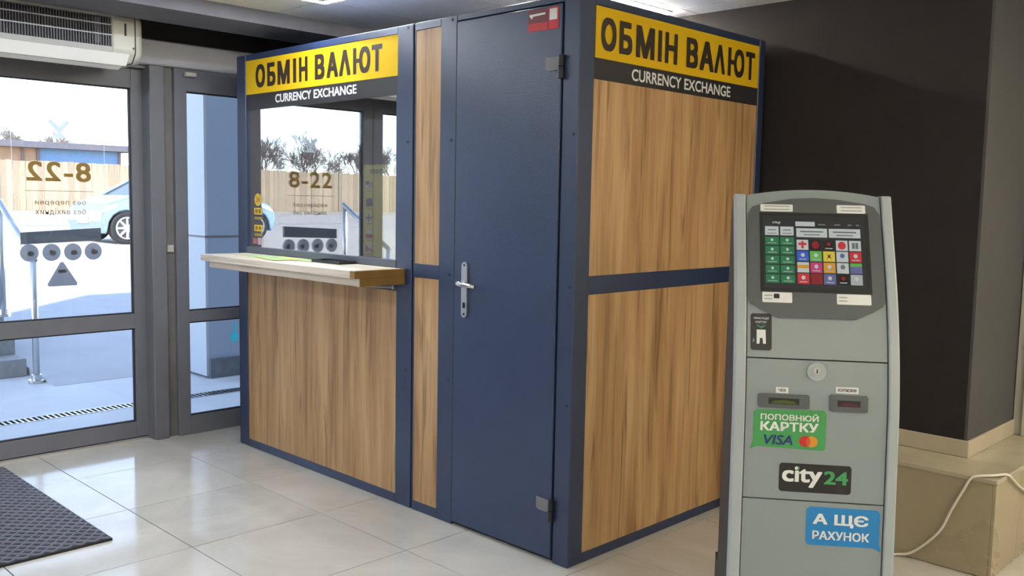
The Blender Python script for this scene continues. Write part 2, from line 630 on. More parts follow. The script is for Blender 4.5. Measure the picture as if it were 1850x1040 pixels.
part_box('post', (XW-0.18, XW, -0.345, -0.257, 0.0, 2.20), alu, tr, 0.004)
part_box('post', (XW-0.18, XW, -2.40, -2.31, 0.0, 2.20), alu, tr, 0.004)
part_box('recess_profile', (XW-0.15, XW-0.035, -0.257, -0.195, 0.0, 2.20), alu_brown, tr)
part_box('gasket', (XW-0.11, XW-0.09, -0.33, -0.322, 0.0, 2.18), alu_dark, tr)
part_box('header_cover', (XW-0.20, XW+0.012, -6.0, YB-0.001, 2.2005, 2.342), header_m, tr, 0.006)
part_box('track_cover', (XW-0.19, XW-0.05, -2.31, -0.345, 2.182, 2.200), alu, tr)
part_box('door_track', (XD-0.04, XD+0.04, -2.31, -0.345, 0.0, 0.010), steel, tr)
part_box('sensor', (XW+0.0005, XW+0.03, -0.14, -0.07, 2.155, 2.180), jamb_m, tr, 0.004, label='small white door contact')
part_box('cable_clip', (XW-0.034, XW-0.022, -0.245, -0.205, 1.12, 1.16), jamb_m, tr)

# stickers on the sliding door, readable from outside
dm = ymap(XD-0.006)
gold = mat('gold_film', (0.40, 0.21, 0.025), 0.5)
grey_film = film_mat('grey_film', (0.34, 0.33, 0.35))
grey_film2 = film_mat('dark_film', (0.12, 0.125, 0.14))
pale_film = film_mat('pale_line_film', (0.85, 0.85, 0.83))
P = p1[1]
text('hours_lettering', '8-22', (0.633, 0.975, 1.520, 1.629), dm, gold, P, bold=0.022, spacing=1.12, label='8-22 in brown gold digits')
decal('rule_line', [(0.62, 1.466), (0.985, 1.466), (0.985, 1.469), (0.62, 1.469)], dm, gold, P)
text('small_lettering', 'без перерви', (0.665, 0.935, 1.385, 1.420), dm, gold, P, bold=0.01, spacing=1.1)
text('small_lettering', 'без вихідних', (0.665, 0.935, 1.333, 1.370), dm, gold, P, bold=0.01, spacing=1.1)
for q in ((0.555, 0.558, 1.275, 1.80), (1.045, 1.048, 1.275, 1.80), (0.555, 0.72, 1.80, 1.803), (0.87, 1.048, 1.80, 1.803), (0.555, 1.048, 1.275, 1.278)):
    decal('frame_line', [(q[0], q[2]), (q[1], q[2]), (q[1], q[3]), (q[0], q[3])], dm, pale_film, P)
decal('emblem', [(0.76, 1.86), (0.80, 1.82), (0.84, 1.86), (0.86, 1.85), (0.81, 1.79), (0.84, 1.76), (0.76, 1.76), (0.79, 1.79), (0.74, 1.85)], dm, pale_film, P)
decal('notice_sticker', [(0.585, 1.190), (1.015, 1.175), (1.015, 1.240), (0.585, 1.262)], dm, grey_film2, P, label='dark grey strip sticker')
for k, u in enumerate((0.972, 0.857, 0.743, 0.631)):
    o = decal('round_sticker', disc(u, 1.128, 0.048), dm, grey_film, P, label='grey round pictogram sticker')
    dm2 = ymap(XD+0.0065)
    for a, b, c, e in ((-0.022, -0.004, 0.026, 0.014), (0.0, 0.004, 0.014, 0.012))[:1+k % 2]:
        decal('pictogram', disc(u+a*0.3, 1.128+b, c*0.7, e, 10), ymap(XD-0.0066), grey_film2, P)
decal('triangle_sticker', [(0.728, 0.938), (0.877, 0.938), (0.884, 0.95), (0.812, 1.072), (0.796, 1.072), (0.722, 0.95)], dm, grey_film, P, label='grey triangular warning sticker')
decal('pictogram', rounded(0.78, 0.825, 1.012, 1.03, 0.006), ymap(XD-0.0066), grey_film2, P)

# air curtain above the doors
ac = thing('air_curtain', 'white air curtain heater with dark slatted grille mounted above the glass doors', 'heater', (-2.78, -1.3, 2.13))
acw = mat('air_curtain_white', (0.55, 0.55, 0.50), 0.40)
acl = mat('air_curtain_lip', (0.88, 0.88, 0.88), 0.25)
acd = mat('grille_dark', (0.020, 0.022, 0.030), 0.6)
acs = mat('grille_wire', (0.16, 0.16, 0.19), 0.4)
xf = -2.615
yr, yl = -0.69, -2.20
prof = [(XW+0.013, 2.398), (xf-0.03, 2.398), (xf-0.006, 2.385), (xf, 2.36), (xf, 2.215), (xf-0.004, 2.195), (xf-0.05, 2.150), (XW+0.013, 2.150)]
def xz(a, b, d):
    return (a, d, b)
bm = new_bm()
add_prism(bm, [(XW+0.013, 2.398), (xf-0.05, 2.398), (xf-0.035, 2.385), (xf-0.03, 2.36), (xf-0.03, 2.215), (xf-0.05, 2.150), (XW+0.013, 2.150)], xz, yl, yr)
obj('core', bm, acd, ac)
bm = new_bm()
add_box(bm, xf-0.028, xf, yl, yr, 2.372, 2.390)
add_box(bm, xf-0.0285, xf+0.001, yl, yr, 2.195, 2.222)
obj('front_frame', bm, mat('air_curtain_frame', (0.36, 0.36, 0.35), 0.4), ac)
bm = new_bm()
yy = yl+0.008
while yy < yr-0.004:
    add_box(bm, xf-0.012, xf-0.004, yy, yy+0.0035, 2.222, 2.372)
    yy += 0.0135
obj('slat', bm, acs, ac, kind='stuff', label='thin upright grille wires')
for zz in (2.278, 2.330):
    obj('grille_bar', box_mesh(xf-0.004, xf+0.003, yl, yr, zz, zz+0.006), mat('grille_bar', (0.42, 0.42, 0.46), 0.4), ac)
obj('motor_bracket', box_mesh(xf-0.026, xf-0.014, yr-0.085, yr-0.055, 2.235, 2.365), mat('bracket_grey', (0.25, 0.25, 0.27), 0.5), ac)
for ya, yb_ in ((yr, -0.565), (-2.33, yl)):
    bm = new_bm()
    add_prism(bm, prof, xz, ya, yb_)
    o = obj('end_cap', bm, acw, ac)
    bv = o.modifiers.new('bevel', 'BEVEL')
    bv.width = 0.012
    bv.segments = 3
    bm = new_bm()
    s = 1 if ya == yr else -1
    e0 = yb_ if s > 0 else ya
    n = 8
    rings = []
    for k in range(n+1):
        a = PI/2*k/n
        sh = 0.05*(1-math.cos(a))*1.4
        yk = e0+s*0.055*math.sin(a)
        rings.append([bm.verts.new((max(px-sh, XW+0.013), yk, 2.274+(pz-2.274)*(1-0.10*(1-math.cos(a))))) for px, pz in prof])
    for A_, B_ in zip(rings, rings[1:]):
        for q in range(len(prof)):
            bm.faces.new((A_[q], A_[(q+1) % len(prof)], B_[(q+1) % len(prof)], B_[q]))
    bm.faces.new(rings[-1])
    bmesh.ops.recalc_face_normals(bm, faces=bm.faces[:])
    obj('rounded_end', bm, acw, ac, smooth=True)
bm = new_bm()
add_prism(bm, [(xf+0.001, 2.194), (xf-0.045, 2.136), (xf-0.06, 2.136), (xf-0.012, 2.194)], xz, yl, -0.60)
add_prism(bm, [(xf-0.06, 2.132), (xf-0.10, 2.118), (xf-0.11, 2.125), (xf-0.066, 2.142)], xz, yl, -0.62)
obj('outlet_lip', bm, acl, ac)
plate('badge', rounded(0.615, 0.625, 2.285, 2.350, 0.004), lambda a, b, d: (xf+d, -a, b), 0.001, 0.003, alu_dark, ac)
plate('screw', disc(0.578, 2.225, 0.006, n=10), lambda a, b, d: (xf+d, -a, b), 0.001, 0.002, alu_dark, ac)

# ------------------------------------------------------------------ the booth
H = 2.25
BL, BW = 2.58, 1.374
bo = thing('exchange_booth', 'anthracite framed exchange booth with oak panels, yellow signs and steel door', 'booth', (-1.29, 0.69, 0))
def fm(eps):                     # front plane, looking along +y
    return lambda u, v: (u, -eps, v)
def sm(eps):                     # side plane, seen from +x
    return lambda u, v: (eps, u, v)
D = 0.06
# front posts and rails
part_box('post', (-BL, -2.482, 0.0, 0.10, 0, H), navy, bo, 0.004)
part_box('post', (-1.106, -0.992, 0.0, D, 0, H), navy, bo, 0.003)
part_box('post', (-0.803, -0.697, 0.0, D, 0, H), navy, bo, 0.003)
part_box('corner_post', (-0.083, 0.0, 0.0, 0.092, 0, H), navy, bo, 0.004)
part_box('slim_post', (-0.986, -0.976, 0.004, D, 0, H), navy, bo, 0.002)
part_box('shadow_gap', (-0.992, -0.986, 0.012, D, 0.0, H-0.002), seam_m, bo)
part_box('top_rail', (-2.482, -1.106, 0.001, D, 2.216, H), navy, bo, 0.002)
part_box('top_rail', (-0.976, -0.803, 0.001, D, 2.216, H), navy, bo, 0.002)
part_box('top_rail', (-0.697, -0.083, 0.002, D, 2.226, H), navy, bo, 0.002)
part_box('bottom_rail', (-2.482, -1.106, 0.001, D, 0, 0.044), navy, bo, 0.002)
part_box('bottom_rail', (-0.976, -0.803, 0.001, D, 0, 0.044), navy, bo, 0.002)
part_box('window_sill', (-2.482, -1.106, -0.004, D, 1.136, 1.173), mat('sill_grey', (0.09, 0.10, 0.125), 0.4), bo, 0.003)
part_box('mid_rail', (-2.482, -1.106, 0.001, D, 1.025, 1.136), navy, bo, 0.002)
part_box('mid_rail', (-0.976, -0.803, 0.001, D, 1.102, 1.166), navy, bo, 0.002)
part_box('panel', (-2.482, -1.106, 0.006, 0.03, 0.044, 1.025), wood, bo, label='oak panel below the counter')
part_box('panel', (-0.976, -0.803, 0.006, 0.03, 0.044, 1.102), wood, bo)
part_box('panel', (-0.976, -0.803, 0.006, 0.03, 1.166, 2.216), wood, bo)
sg = part_box('sign_board', (-2.480, -1.108, 0.0035, 0.03, 2.028, 2.2155), yellow, bo, label='yellow sign board reading ОБМІН ВАЛЮТ')
part_box('sign_strip', (-2.481, -1.107, 0.004, 0.03, 1.942, 2.028), strip_dark, bo)
word('lettering', [('О', -2.374, -2.275), ('Б', -2.252, -2.167), ('М', -2.146, -2.024), ('I', -1.993, -1.963), ('Н', -1.935, -1.855)], 2.060, 2.186, fm(-0.0025), sign_txt, sg)
word('lettering', [('В', -1.788, -1.700), ('А', -1.682, -1.583), ('Λ', -1.573, -1.478), ('I', -1.457, -1.430), ('-', -1.430, -1.402), ('О', -1.406, -1.318), ('Т', -1.306, -1.224)], 2.060, 2.186, fm(-0.0025), sign_txt, sg)
for s_, u0_, u1_ in (('CURRENCY', 0.0, 0.468), ('EXCHANGE', 0.500, 1.0)):
    text('lettering', s_, (-2.170+0.742*u0_, -2.170+0.742*u1_, 1.967, 2.012), fm(-0.003), white_txt, sg, bold=0.022)
# window
wg = part_box('window_pane', (-2.481, -1.107, 0.010, 0.016, 1.1731, 1.9419), booth_glass, bo)
part_box('window_bead', (-2.4815, -2.470, 0.005, 0.03, 1.1735, 1.9415), navy, bo)
part_box('window_bead', (-1.118, -1.1065, 0.005, 0.03, 1.1735, 1.9415), navy, bo)
# stickers on the outer face of the pane (left) and the rate sheet behind it (right)
yel2 = mat('sticker_yellow', (0.72, 0.46, 0.03), 0.5)
sticker_black = mat('sticker_black', (0.02, 0.02, 0.022), 0.5)
red_s = mat('sticker_red', (0.55, 0.025, 0.035), 0.45)
pm = fm(-0.0096)
pmf = fm(-0.0092)
decal('round_sticker', disc(-2.372, 1.440, 0.038, 0.036), pm, yel2, wg, label='yellow round sticker')
text('print', '24', (-2.390, -2.354, 1.425, 1.455), pmf, mat('print_brown', (0.25, 0.14, 0.01), 0.6), wg, bold=0.01)
for z0, z1, s in ((1.356, 1.394, '24/7'), (1.262, 1.298, '%')):
    decal('sticker', rounded(-2.415, -2.325, z0, z1, 0.005), pm, yel2, wg, label='yellow label')
    text('print', '08:00' if s == '%' else '22:00', (-2.405, -2.335, z0+0.008, z1-0.008), pmf, MATS['print_brown'], wg, bold=0.005) if False else None
    for k in range(2):
        decal('print', rounded(-2.402+k*0.036, -2.377+k*0.036, z0+0.008, z1-0.008, 0.004), pmf, MATS['print_brown'], wg)
for z0 in (1.328, 1.234):
    decal('sticker', rounded(-2.413, -2.327, z0, z0+0.016, 0.003), pm, mat('dull_yellow', (0.34, 0.25, 0.06), 0.6), wg)
decal('sticker', rounded(-2.43, -2.385, 1.19, 1.222, 0.004), pm, mat('pink_sticker', (0.40, 0.14, 0.16), 0.5), wg)
decal('sticker', rounded(-2.378, -2.335, 1.186, 1.226, 0.004), pm, mat('lilac_sticker', (0.42, 0.33, 0.38), 0.5), wg)
sheet_m = mat('rate_sheet_yellow', (0.88, 0.76, 0.24), 0.6, emit=None)
rs = part_box('rate_sheet', (-1.392, -1.120, 0.0185, 0.0195, 1.176, 1.622), sheet_m, bo, label='pale yellow exchange rate sheet with small flags')
shm = fm(-0.0180)
text('lettering', 'КУРС', (-1.335, -1.235, 1.578, 1.600), shm, sign_txt, rs, bold=0.01)
flag_blue = mat('flag_blue', (0.03, 0.04, 0.25), 0.6)
for k, zf in enumerate((1.525, 1.440, 1.365, 1.285, 1.215)):
    base = (paper, flag_blue, paper, paper, paper)[k]
    decal('flag', [(-1.370, zf-0.019), (-1.318, zf-0.019), (-1.318, zf+0.019), (-1.370, zf+0.019)], shm, base, rs)
    f2 = fm(-0.0176)
    if k == 0:
        decal('flag_canton', [(-1.370, zf), (-1.345, zf), (-1.345, zf+0.019), (-1.370, zf+0.019)], f2, flag_blue, rs)
        for q in (-0.014, -0.004, 0.006):
            decal('flag_stripe', [(-1.345, zf+q), (-1.318, zf+q), (-1.318, zf+q+0.005), (-1.345, zf+q+0.005)], f2, red_s, rs)
    if k == 2:
        decal('flag_cross', [(-1.370, zf-0.005), (-1.318, zf-0.005), (-1.318, zf+0.005), (-1.370, zf+0.005)], f2, red_s, rs)
        decal('flag_cross', [(-1.349, zf-0.019), (-1.339, zf-0.019), (-1.339, zf+0.019), (-1.349, zf+0.019)], fm(-0.0174), flag_blue, rs)
    if k == 3:
        decal('flag_stripe', [(-1.370, zf-0.019), (-1.318, zf-0.019), (-1.318, zf), (-1.370, zf)], f2, red_s, rs)
    if k == 4:
        decal('flag_stripe', [(-1.370, zf-0.019), (-1.318, zf-0.019), (-1.318, zf), (-1.345, zf)], f2, red_s, rs)
        decal('flag_wedge', [(-1.370, zf-0.019), (-1.343, zf), (-1.370, zf+0.019)], fm(-0.0174), flag_blue, rs)
    decal('print', [(-1.362, zf-0.032), (-1.326, zf-0.032), (-1.326, zf-0.026), (-1.362, zf-0.026)], shm, grey_print, rs)
part_box('black_notice', (-1.38, -1.13, 0.0185, 0.0195, 1.63, 1.632), sticker_black, bo) if False else None
# counter ledge
lg = part_box('ledge', (-2.475, -1.075, -0.288, -0.0005, 1.101, 1.1355), ledge_wood, bo, 0.002, label='pale oak counter ledge')
part_box('lower_board', (-2.440, -1.046, -0.255, -0.0005, 1.064, 1.1005), ledge_wood, lg, 0.002)
part_box('edge_band', (-1.0745, -1.040, -0.286, -0.0006, 1.1012, 1.1352), ledge_edge, lg)
part_box('edge_band', (-1.0455, -1.039, -0.255, -0.0006, 1.0642, 1.1009), ledge_edge, lg)
bm = new_bm()
add_tube(bm, [(-1.14, -0.20, 1.056), (-1.105, -0.02, 1.044)], 0.0035, 8)
add_tube(bm, [(-1.105, -0.022, 1.044), (-1.105, -0.001, 1.044)], 0.008, 8)
obj('bracket', bm, steel, lg)
# door
do = part_box('door', (-0.690, -0.089, -0.006, 0.045, 0.018, 2.220), navy_door, bo, 0.003, label='smooth anthracite steel door')
part_box('shadow_gap', (-0.6965, -0.0835, 0.02, D, 0.0, 2.2255), seam_m, bo)
def fz(a, b, d):
    return (a, d, b)
hp = plate('handle_plate', rounded(-0.633, -0.597, 0.951, 1.193, 0.0175, 6), fz, -0.006, -0.015, steel, do)
bm = new_bm()
add_tube(bm, [(-0.615, -0.015, 1.100), (-0.615, -0.058, 1.100)], 0.010, 14)
add_tube(bm, [(-0.615, -0.052, 1.100), (-0.606, -0.062, 1.100), (-0.59, -0.064, 1.100), (-0.54, -0.060, 1.098), (-0.505, -0.056, 1.096)], [0.0095, 0.0100, 0.0098, 0.0090, 0.0082], 12)
obj('lever', bm, chrome, do, smooth=True)
plate('rosette', disc(-0.615, 1.10, 0.0165), fz, -0.015, -0.021, chrome, do)
plate('keyhole', rounded(-0.621, -0.609, 0.992, 1.018, 0.0055), fz, -0.0148, -0.0175, black, do)
for zc in (1.180, 0.966):
    plate('screw', disc(-0.615, zc, 0.005, n=10), fz, -0.0148, -0.0165, black, do)
for zt in (2.020, 0.262):
    hg = plate('hinge_plate', [(-0.166, zt), (-0.098, zt-0.002), (-0.098, zt-0.052), (-0.150, zt-0.052), (-0.166, zt-0.045)], fz, -0.006, -0.011, mat('hinge_grey', (0.17, 0.17, 0.18), 0.5), do, label='unpainted weld plate of hinge')
    bm = new_bm()
    add_tube(bm, [(-0.083, -0.012, zt-0.085), (-0.083, -0.012, zt-0.042)], 0.0125, 12)
    add_tube(bm, [(-0.083, -0.012, zt-0.039), (-0.083, -0.012, zt+0.004)], 0.0125, 12)
    obj('hinge_barrel', bm, black, do)
st = decal('sticker', [(-0.268, 2.128), (-0.103, 2.125), (-0.103, 2.212), (-0.268, 2.212)], fm(0.0068), mat('sticker_maroon', (0.16, 0.02, 0.03), 0.4), do, label='red and maroon alarm sticker')
decal('sticker_print', [(-0.157, 2.127), (-0.104, 2.127), (-0.104, 2.211), (-0.157, 2.211)], fm(0.0074), red_s, do)
decal('sticker_print', [(-0.267, 2.129), (-0.162, 2.127), (-0.162, 2.158), (-0.267, 2.160)], fm(0.0074), red_s, do)
decal('sticker_print', [(-0.152, 2.163), (-0.112, 2.163), (-0.112, 2.205), (-0.152, 2.205)], fm(0.0080), paper, do)
decal('sticker_print', [(-0.258, 2.186), (-0.248, 2.176), (-0.240, 2.186), (-0.175, 2.188), (-0.175, 2.196), (-0.262, 2.194)], fm(0.0074), paper, do)
# frame bolts
for bx in (-1.05, -0.75, -0.045):
    for bz in (0.66, 1.13, 1.72, 2.235):
        plate('bolt', disc(bx+0.022, bz, 0.0065, n=10), fz, 0.0, -0.003, alu_dark, bo)
# side facing the kiosk
part_box('corner_post', (-0.06, 0.0, 1.320, BW, 0, H), navy, bo, 0.004)
part_box('top_rail', (-D, -0.001, 0.092, 1.320, 2.218, H), navy, bo, 0.002)
part_box('bottom_rail', (-D, -0.001, 0.092, 1.320, 0, 0.040), navy, bo, 0.002)
part_box('mid_rail', (-D, -0.001, 0.092, 1.320, 1.096, 1.170), navy, bo, 0.002)
part_box('panel', (-0.03, -0.006, 0.092, 1.320, 0.040, 1.096), wood, bo)
part_box('panel', (-0.03, -0.006, 0.092, 1.320, 1.170, 1.938), wood, bo)
sg2 = part_box('sign_board', (-0.03, -0.0035, 0.096, 1.3195, 2.020, 2.2175), yellow, bo, label='yellow sign board reading ОБМІН ВАЛЮТ')
part_box('sign_strip', (-0.03, -0.004, 0.093, 1.3195, 1.938, 2.020), strip_dark, bo)
word('lettering', [('О', 0.127, 0.223), ('Б', 0.242, 0.327), ('М', 0.351, 0.478), ('I', 0.502, 0.530), ('Н', 0.552, 0.643)], 2.052, 2.180, sm(-0.0025), sign_txt, sg2)
word('lettering', [('В', 0.711, 0.801), ('А', 0.813, 0.928), ('Λ', 0.933, 1.022), ('I', 1.046, 1.073), ('-', 1.073, 1.100), ('О', 1.097, 1.188), ('Т', 1.200, 1.283)], 2.052, 2.180, sm(-0.0025), sign_txt, sg2)
for s_, u0_, u1_ in (('CURRENCY', 0.0, 0.468), ('EXCHANGE', 0.500, 1.0)):
    text('lettering', s_, (0.329+0.747*u0_, 0.329+0.747*u1_, 1.955, 2.003), sm(-0.003), white_txt, sg2, bold=0.022)
# hidden sides and roof
part_box('back_panel', (-BL, -0.061, BW-0.03, BW, 0, H), navy, bo)
part_box('end_panel', (-BL, -BL+0.03, 0.101, BW-0.031, 0, H), navy, bo)
part_box('roof', (-BL+0.031, -0.061, 0.061, BW-0.031, H-0.03, H-0.001), navy, bo)
inner = mat('booth_interior', (0.03, 0.032, 0.036), 0.8)
part_box('inner_partition', (-1.0, -0.98, 0.061, BW-0.031, 0.01, H-0.031), inner, bo)

# flyers on the ledge
fy = mat('flyer_yellow', (0.66, 0.66, 0.20), 0.5)
fg = mat('flyer_green', (0.35, 0.55, 0.25), 0.5)
def flyer(name, label, x, y, a, w, d, z, m):
    t = thing(name, label, 'leaflet', (x, y, z), a, 'leaflets on the booth counter')
    part_box('sheet', (-w/2, w/2, -d/2, d/2, 0, 0.0018), m, t, world=False)
    part_box('print', (-w/2+0.02, w/2-0.03, -d/2+0.02, d/2-0.05, 0.0019, 0.0024), fg if m is not fg else fy, t, world=False)
flyer('leaflet', 'pale yellow leaflet lying on the left end of the booth counter', -2.06, -0.115, 0.12, 0.36, 0.17, 1.1356, mat('flyer_pale', (0.62, 0.62, 0.36), 0.5))
flyer('leaflet', 'yellow leaflet lying across a paler one on the booth counter', -1.92, -0.135, -0.2, 0.28, 0.15, 1.1385, fy)
flyer('leaflet', 'green and yellow leaflet beside the black cash tray', -1.735, -0.075, 0.08, 0.16, 0.10, 1.1356, fg)
ct = thing('cash_tray', 'small black cash tray on the booth counter under the window', 'tray', (-1.53, -0.06, 1.1356))
bm = box_mesh(-0.12, 0.12, -0.05, 0.05, 0, 0.006)
obj('base', bm, black, ct, world=False)
bm = new_bm()
add_box(bm, -0.12, 0.12, -0.05, -0.044, 0.0061, 0.014)
add_box(bm, -0.12, -0.114, -0.044, 0.044, 0.0061, 0.014)
add_box(bm, 0.114, 0.12, -0.044, 0.044, 0.0061, 0.014)
add_box(bm, -0.12, 0.12, 0.044, 0.05, 0.0061, 0.014)
obj('rim', bm, black, ct, world=False)

# ------------------------------------------------------------------ landing, skirting, jamb
la = setting('trim_3', 'raised landing clad in beige stone tiles at the foot of the dark wall', 'landing', (0.6, 1.5, 0))
part_box('core', (0.012, 1.205, 1.165, YE-0.002, 0.0, 0.380), grout, la)
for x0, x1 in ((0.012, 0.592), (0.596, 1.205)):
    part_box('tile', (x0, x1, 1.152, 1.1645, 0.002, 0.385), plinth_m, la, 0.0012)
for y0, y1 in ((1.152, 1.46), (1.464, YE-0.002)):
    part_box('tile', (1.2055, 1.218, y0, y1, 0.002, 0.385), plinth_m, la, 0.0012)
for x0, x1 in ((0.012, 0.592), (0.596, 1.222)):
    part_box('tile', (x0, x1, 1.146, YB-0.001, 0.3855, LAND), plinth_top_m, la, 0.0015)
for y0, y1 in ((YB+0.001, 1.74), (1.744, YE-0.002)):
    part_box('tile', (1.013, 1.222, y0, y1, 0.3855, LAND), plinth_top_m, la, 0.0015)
sk1 = struct(part_box('baseboard_back', (0.012, 1.024, YB-0.012, YB-0.0005, LAND+0.0005, 0.476), cream, None, 0.002), 'cream tile skirting along the dark wall', 'skirting')
sk2 = struct(part_box('baseboard_column', (1.0125, 1.024, YB, YE-0.04, LAND+0.0005, 0.476), cream, None, 0.002), 'cream tile skirting along the grey return wall', 'skirting')
jb = setting('door_3', 'pale painted door frame at the end of the landing', 'door frame', (1.05, YE, LAND))
part_box('jamb', (1.014, 1.099, YE-0.03, YE+0.09, LAND+0.0005, ZC), jamb_m, jb, 0.003)
part_box('architrave', (1.055, 1.098, YE-0.045, YE-0.031, LAND+0.0005, ZC-0.002), jamb_m, jb, 0.002)

# ------------------------------------------------------------------ payment kiosk
ki = thing('payment_kiosk', 'silver grey self-service payment kiosk with tilted touch screen', 'kiosk', (0.96468, 0.03158, 0), math.radians(36.511))
KZ = [0, 0.5, 0.87, 0.97, 1.1, 1.23, 1.5, 1.6]
KG = [g*1.15 for g in (0.25, 0.225, 0.205, 0.19, 0.16, 0.115, 0, -0.04)]
def g_raw(z):
    for (za, zb), (ga, gb) in zip(zip(KZ, KZ[1:]), zip(KG, KG[1:])):
        if z <= zb:
            return ga+(gb-ga)*(z-za)/(zb-za)
    return KG[-1]
def g(z):
    return sum(g_raw(z+d) for d in (-0.06, -0.03, 0, 0.03, 0.06))/5
def km(eps):
    return lambda u, v: (u, -(g(v)+eps), v)
KL, KR = -0.251, 0.222
IL, IR = -0.2145, 0.1885
KB = 0.13       # back of the cabinet
def zs(z0, z1, step=0.03):
    n = max(1, int(round((z1-z0)/step)))
    return [z0+(z1-z0)*k/n for k in range(n+1)]
def ribbon(name, u0, u1, z0, z1, e0, e1, m, parent, bevel=0.0, label=None):
    """curved slab following the front profile, between offsets e0 (inner) and e1 (outer)"""
    bm = new_bm()
    rows = []
    for z in zs(z0, z1):
        rows.append([bm.verts.new((u0, -(g(z)+e1), z)), bm.verts.new((u1, -(g(z)+e1), z)), bm.verts.new((u1, -(g(z)+e0), z)), bm.verts.new((u0, -(g(z)+e0), z))])
    for A_, B_ in zip(rows, rows[1:]):
        for q in range(4):
            bm.faces.new((A_[q], A_[(q+1) % 4], B_[(q+1) % 4], B_[q]))
    bm.faces.new(rows[0][::-1])
    bm.faces.new(rows[-1])
    bmesh.ops.recalc_face_normals(bm, faces=bm.faces[:])
    o = obj(name, bm, m, parent, world=False, label=label)
    return o
def curved_poly(name, poly, e0, e1, m, parent, label=None, smooth=False):
    """slab with outline poly (u,z) following the profile; cut in rows so that it bends with it"""
    bm = new_bm()
    vs_ = [bm.verts.new((a, 0, b)) for a, b in poly]
    bm.faces.new(vs_)
    z0 = min(b for a, b in poly)
    z1 = max(b for a, b in poly)
    z = z0+0.03
    while z < z1-0.005:
        bmesh.ops.bisect_plane(bm, geom=bm.verts[:]+bm.edges[:]+bm.faces[:], plane_co=(0, 0, z), plane_no=(0, 0, 1))
        z += 0.03
    if e0 is not None:
        r = bmesh.ops.extrude_face_region(bm, geom=bm.faces[:])
        ev = set(v for v in r['geom'] if isinstance(v, bmesh.types.BMVert))
    else:
        ev = set()
    for v in bm.verts:
        e = e0 if v in ev else e1
        v.co.y = -(g(v.co.z)+e)
    bmesh.ops.recalc_face_normals(bm, faces=bm.faces[:])
    return obj(name, bm, m, parent, world=False, label=label)
# side cheeks, curved at the front, with flanks behind coloured dark for shade
for u0, u1, f0, f1 in ((KL, IL-0.003, KL+0.005, IL-0.003), (IR+0.003, KR, IR+0.003, KR-0.005)):
    ztop = 1.497
    front = zs(0.012, ztop, 0.05)
    poly = [(-(g(z)+0.010), z) for z in front]+[(-(g(z)+0.010)+0.055, z) for z in reversed(front)]
    bm = new_bm()
    add_prism(bm, poly, lambda a, b, d: (d, a, b), u0, u1)
    o = obj('side_panel', bm, kiosk_side, ki, world=False)
    bv = o.modifiers.new('bevel', 'BEVEL')
    bv.width = 0.005
    bv.segments = 2
    bv.limit_method = 'ANGLE'
    fr = zs(0.013, 1.480, 0.05)
    poly = [(-(g(z)+0.010)+0.0555, z) for z in fr]+[(KB-0.03, 1.480), (KB, 1.44), (KB, 0.013)]
    bm = new_bm()
    add_prism(bm, poly, lambda a, b, d: (d, a, b), f0, f1)
    obj('flank', bm, mat('kiosk_flank_shade', (0.030, 0.030, 0.032), 0.55), ki, world=False, label='cabinet side darkened to stand for its shade')
# inner cabinet
bm = new_bm()
poly = [(-(g(z)-0.020), z) for z in zs(0.012, 1.47, 0.05)]+[(KB-0.03, 1.47), (KB-0.01, 1.43), (KB-0.01, 0.012)]
add_prism(bm, poly, lambda a, b, d: (d, a, b), IL-0.0025, IR+0.0025)
obj('cabinet', bm, seam_m, ki, world=False)
# top cap, arched
bm = new_bm()
na = 14
top = []
for k in range(na+1):
    t = k/na
    u = IL-0.002+(IR-IL+0.004)*t
    top.append((u, 1.493+0.020*(1-(2*t-1)**2)))
up_poly = [(IL, 1.0095), (IR, 1.0095)]+[(u, z) for u, z in reversed(top)]
fas = curved_poly('upper_door', [(min(max(a, IL), IR), b) for a, b in up_poly], -0.018, 0.0, kiosk_m, ki)
bm = new_bm()
A_, B_ = [], []
for u, z in top:
    uu = min(max(u, IL-0.002), IR+0.002)
    A_.append(bm.verts.new((uu, -(g(z)-0.001), z-0.0005)))
    B_.append(bm.verts.new((uu, KB-0.02, z-0.006)))
for k in range(na):
    bm.faces.new((A_[k], A_[k+1], B_[k+1], B_[k]))
    
obj('top_cover', bm, kiosk_m, ki, world=False, smooth=True)
mid = ribbon('middle_door', IL, IR, 0.5935, 1.0055, -0.018, 0.0, kiosk_m, ki)
low = ribbon('lower_door', IL, IR, 0.020, 0.5895, -0.018, 0.0, kiosk_m, ki)
# dark fascia around the screen
fp = [(-0.126, 1.127), (0.099, 1.128), (0.150, 1.150), (0.180, 1.168), (0.1865, 1.185), (0.1865, 1.40), (0.184, 1.440), (0.170, 1.462), (0.14, 1.472), (0.06, 1.484), (-0.012, 1.488), (-0.08, 1.484), (-0.16, 1.470), (-0.195, 1.458), (-0.209, 1.436), (-0.212, 1.40), (-0.212, 1.185), (-0.206, 1.168), (-0.176, 1.150)]
bz = curved_poly('bezel', fp, 0.0002, 0.005, kiosk_dark, ki)
def dec(name, poly, e, m, parent, label=None):
    return curved_poly(name, poly, None, e, m, parent, label)
def rect(u0, u1, z0, z1):
    return [(u0, z0), (u1, z0), (u1, z1), (u0, z1)]
def emis(name, c, s=0.30):
    return mat('screen_'+name, tuple(x*0.4 for x in c), 0.25, emit=c, es=s)
curved_poly('screen_rim', rect(-0.176, 0.150, 1.203, 1.441), 0.0045, 0.0062, black, bz)
scn = dec('screen', rect(-0.166, 0.138, 1.213, 1.432), 0.0066, emis('dark', (0.022, 0.024, 0.026), 0.3), ki, label='lit touch screen with rows of app tiles')
SE = 0.0072
def stile_(u0, u1, z0, z1, m, nm='tile', e=SE):
    return dec(nm, rect(u0, u1, z0, z1), e, m, scn)
gr = emis('green', (0.020, 0.15, 0.065))
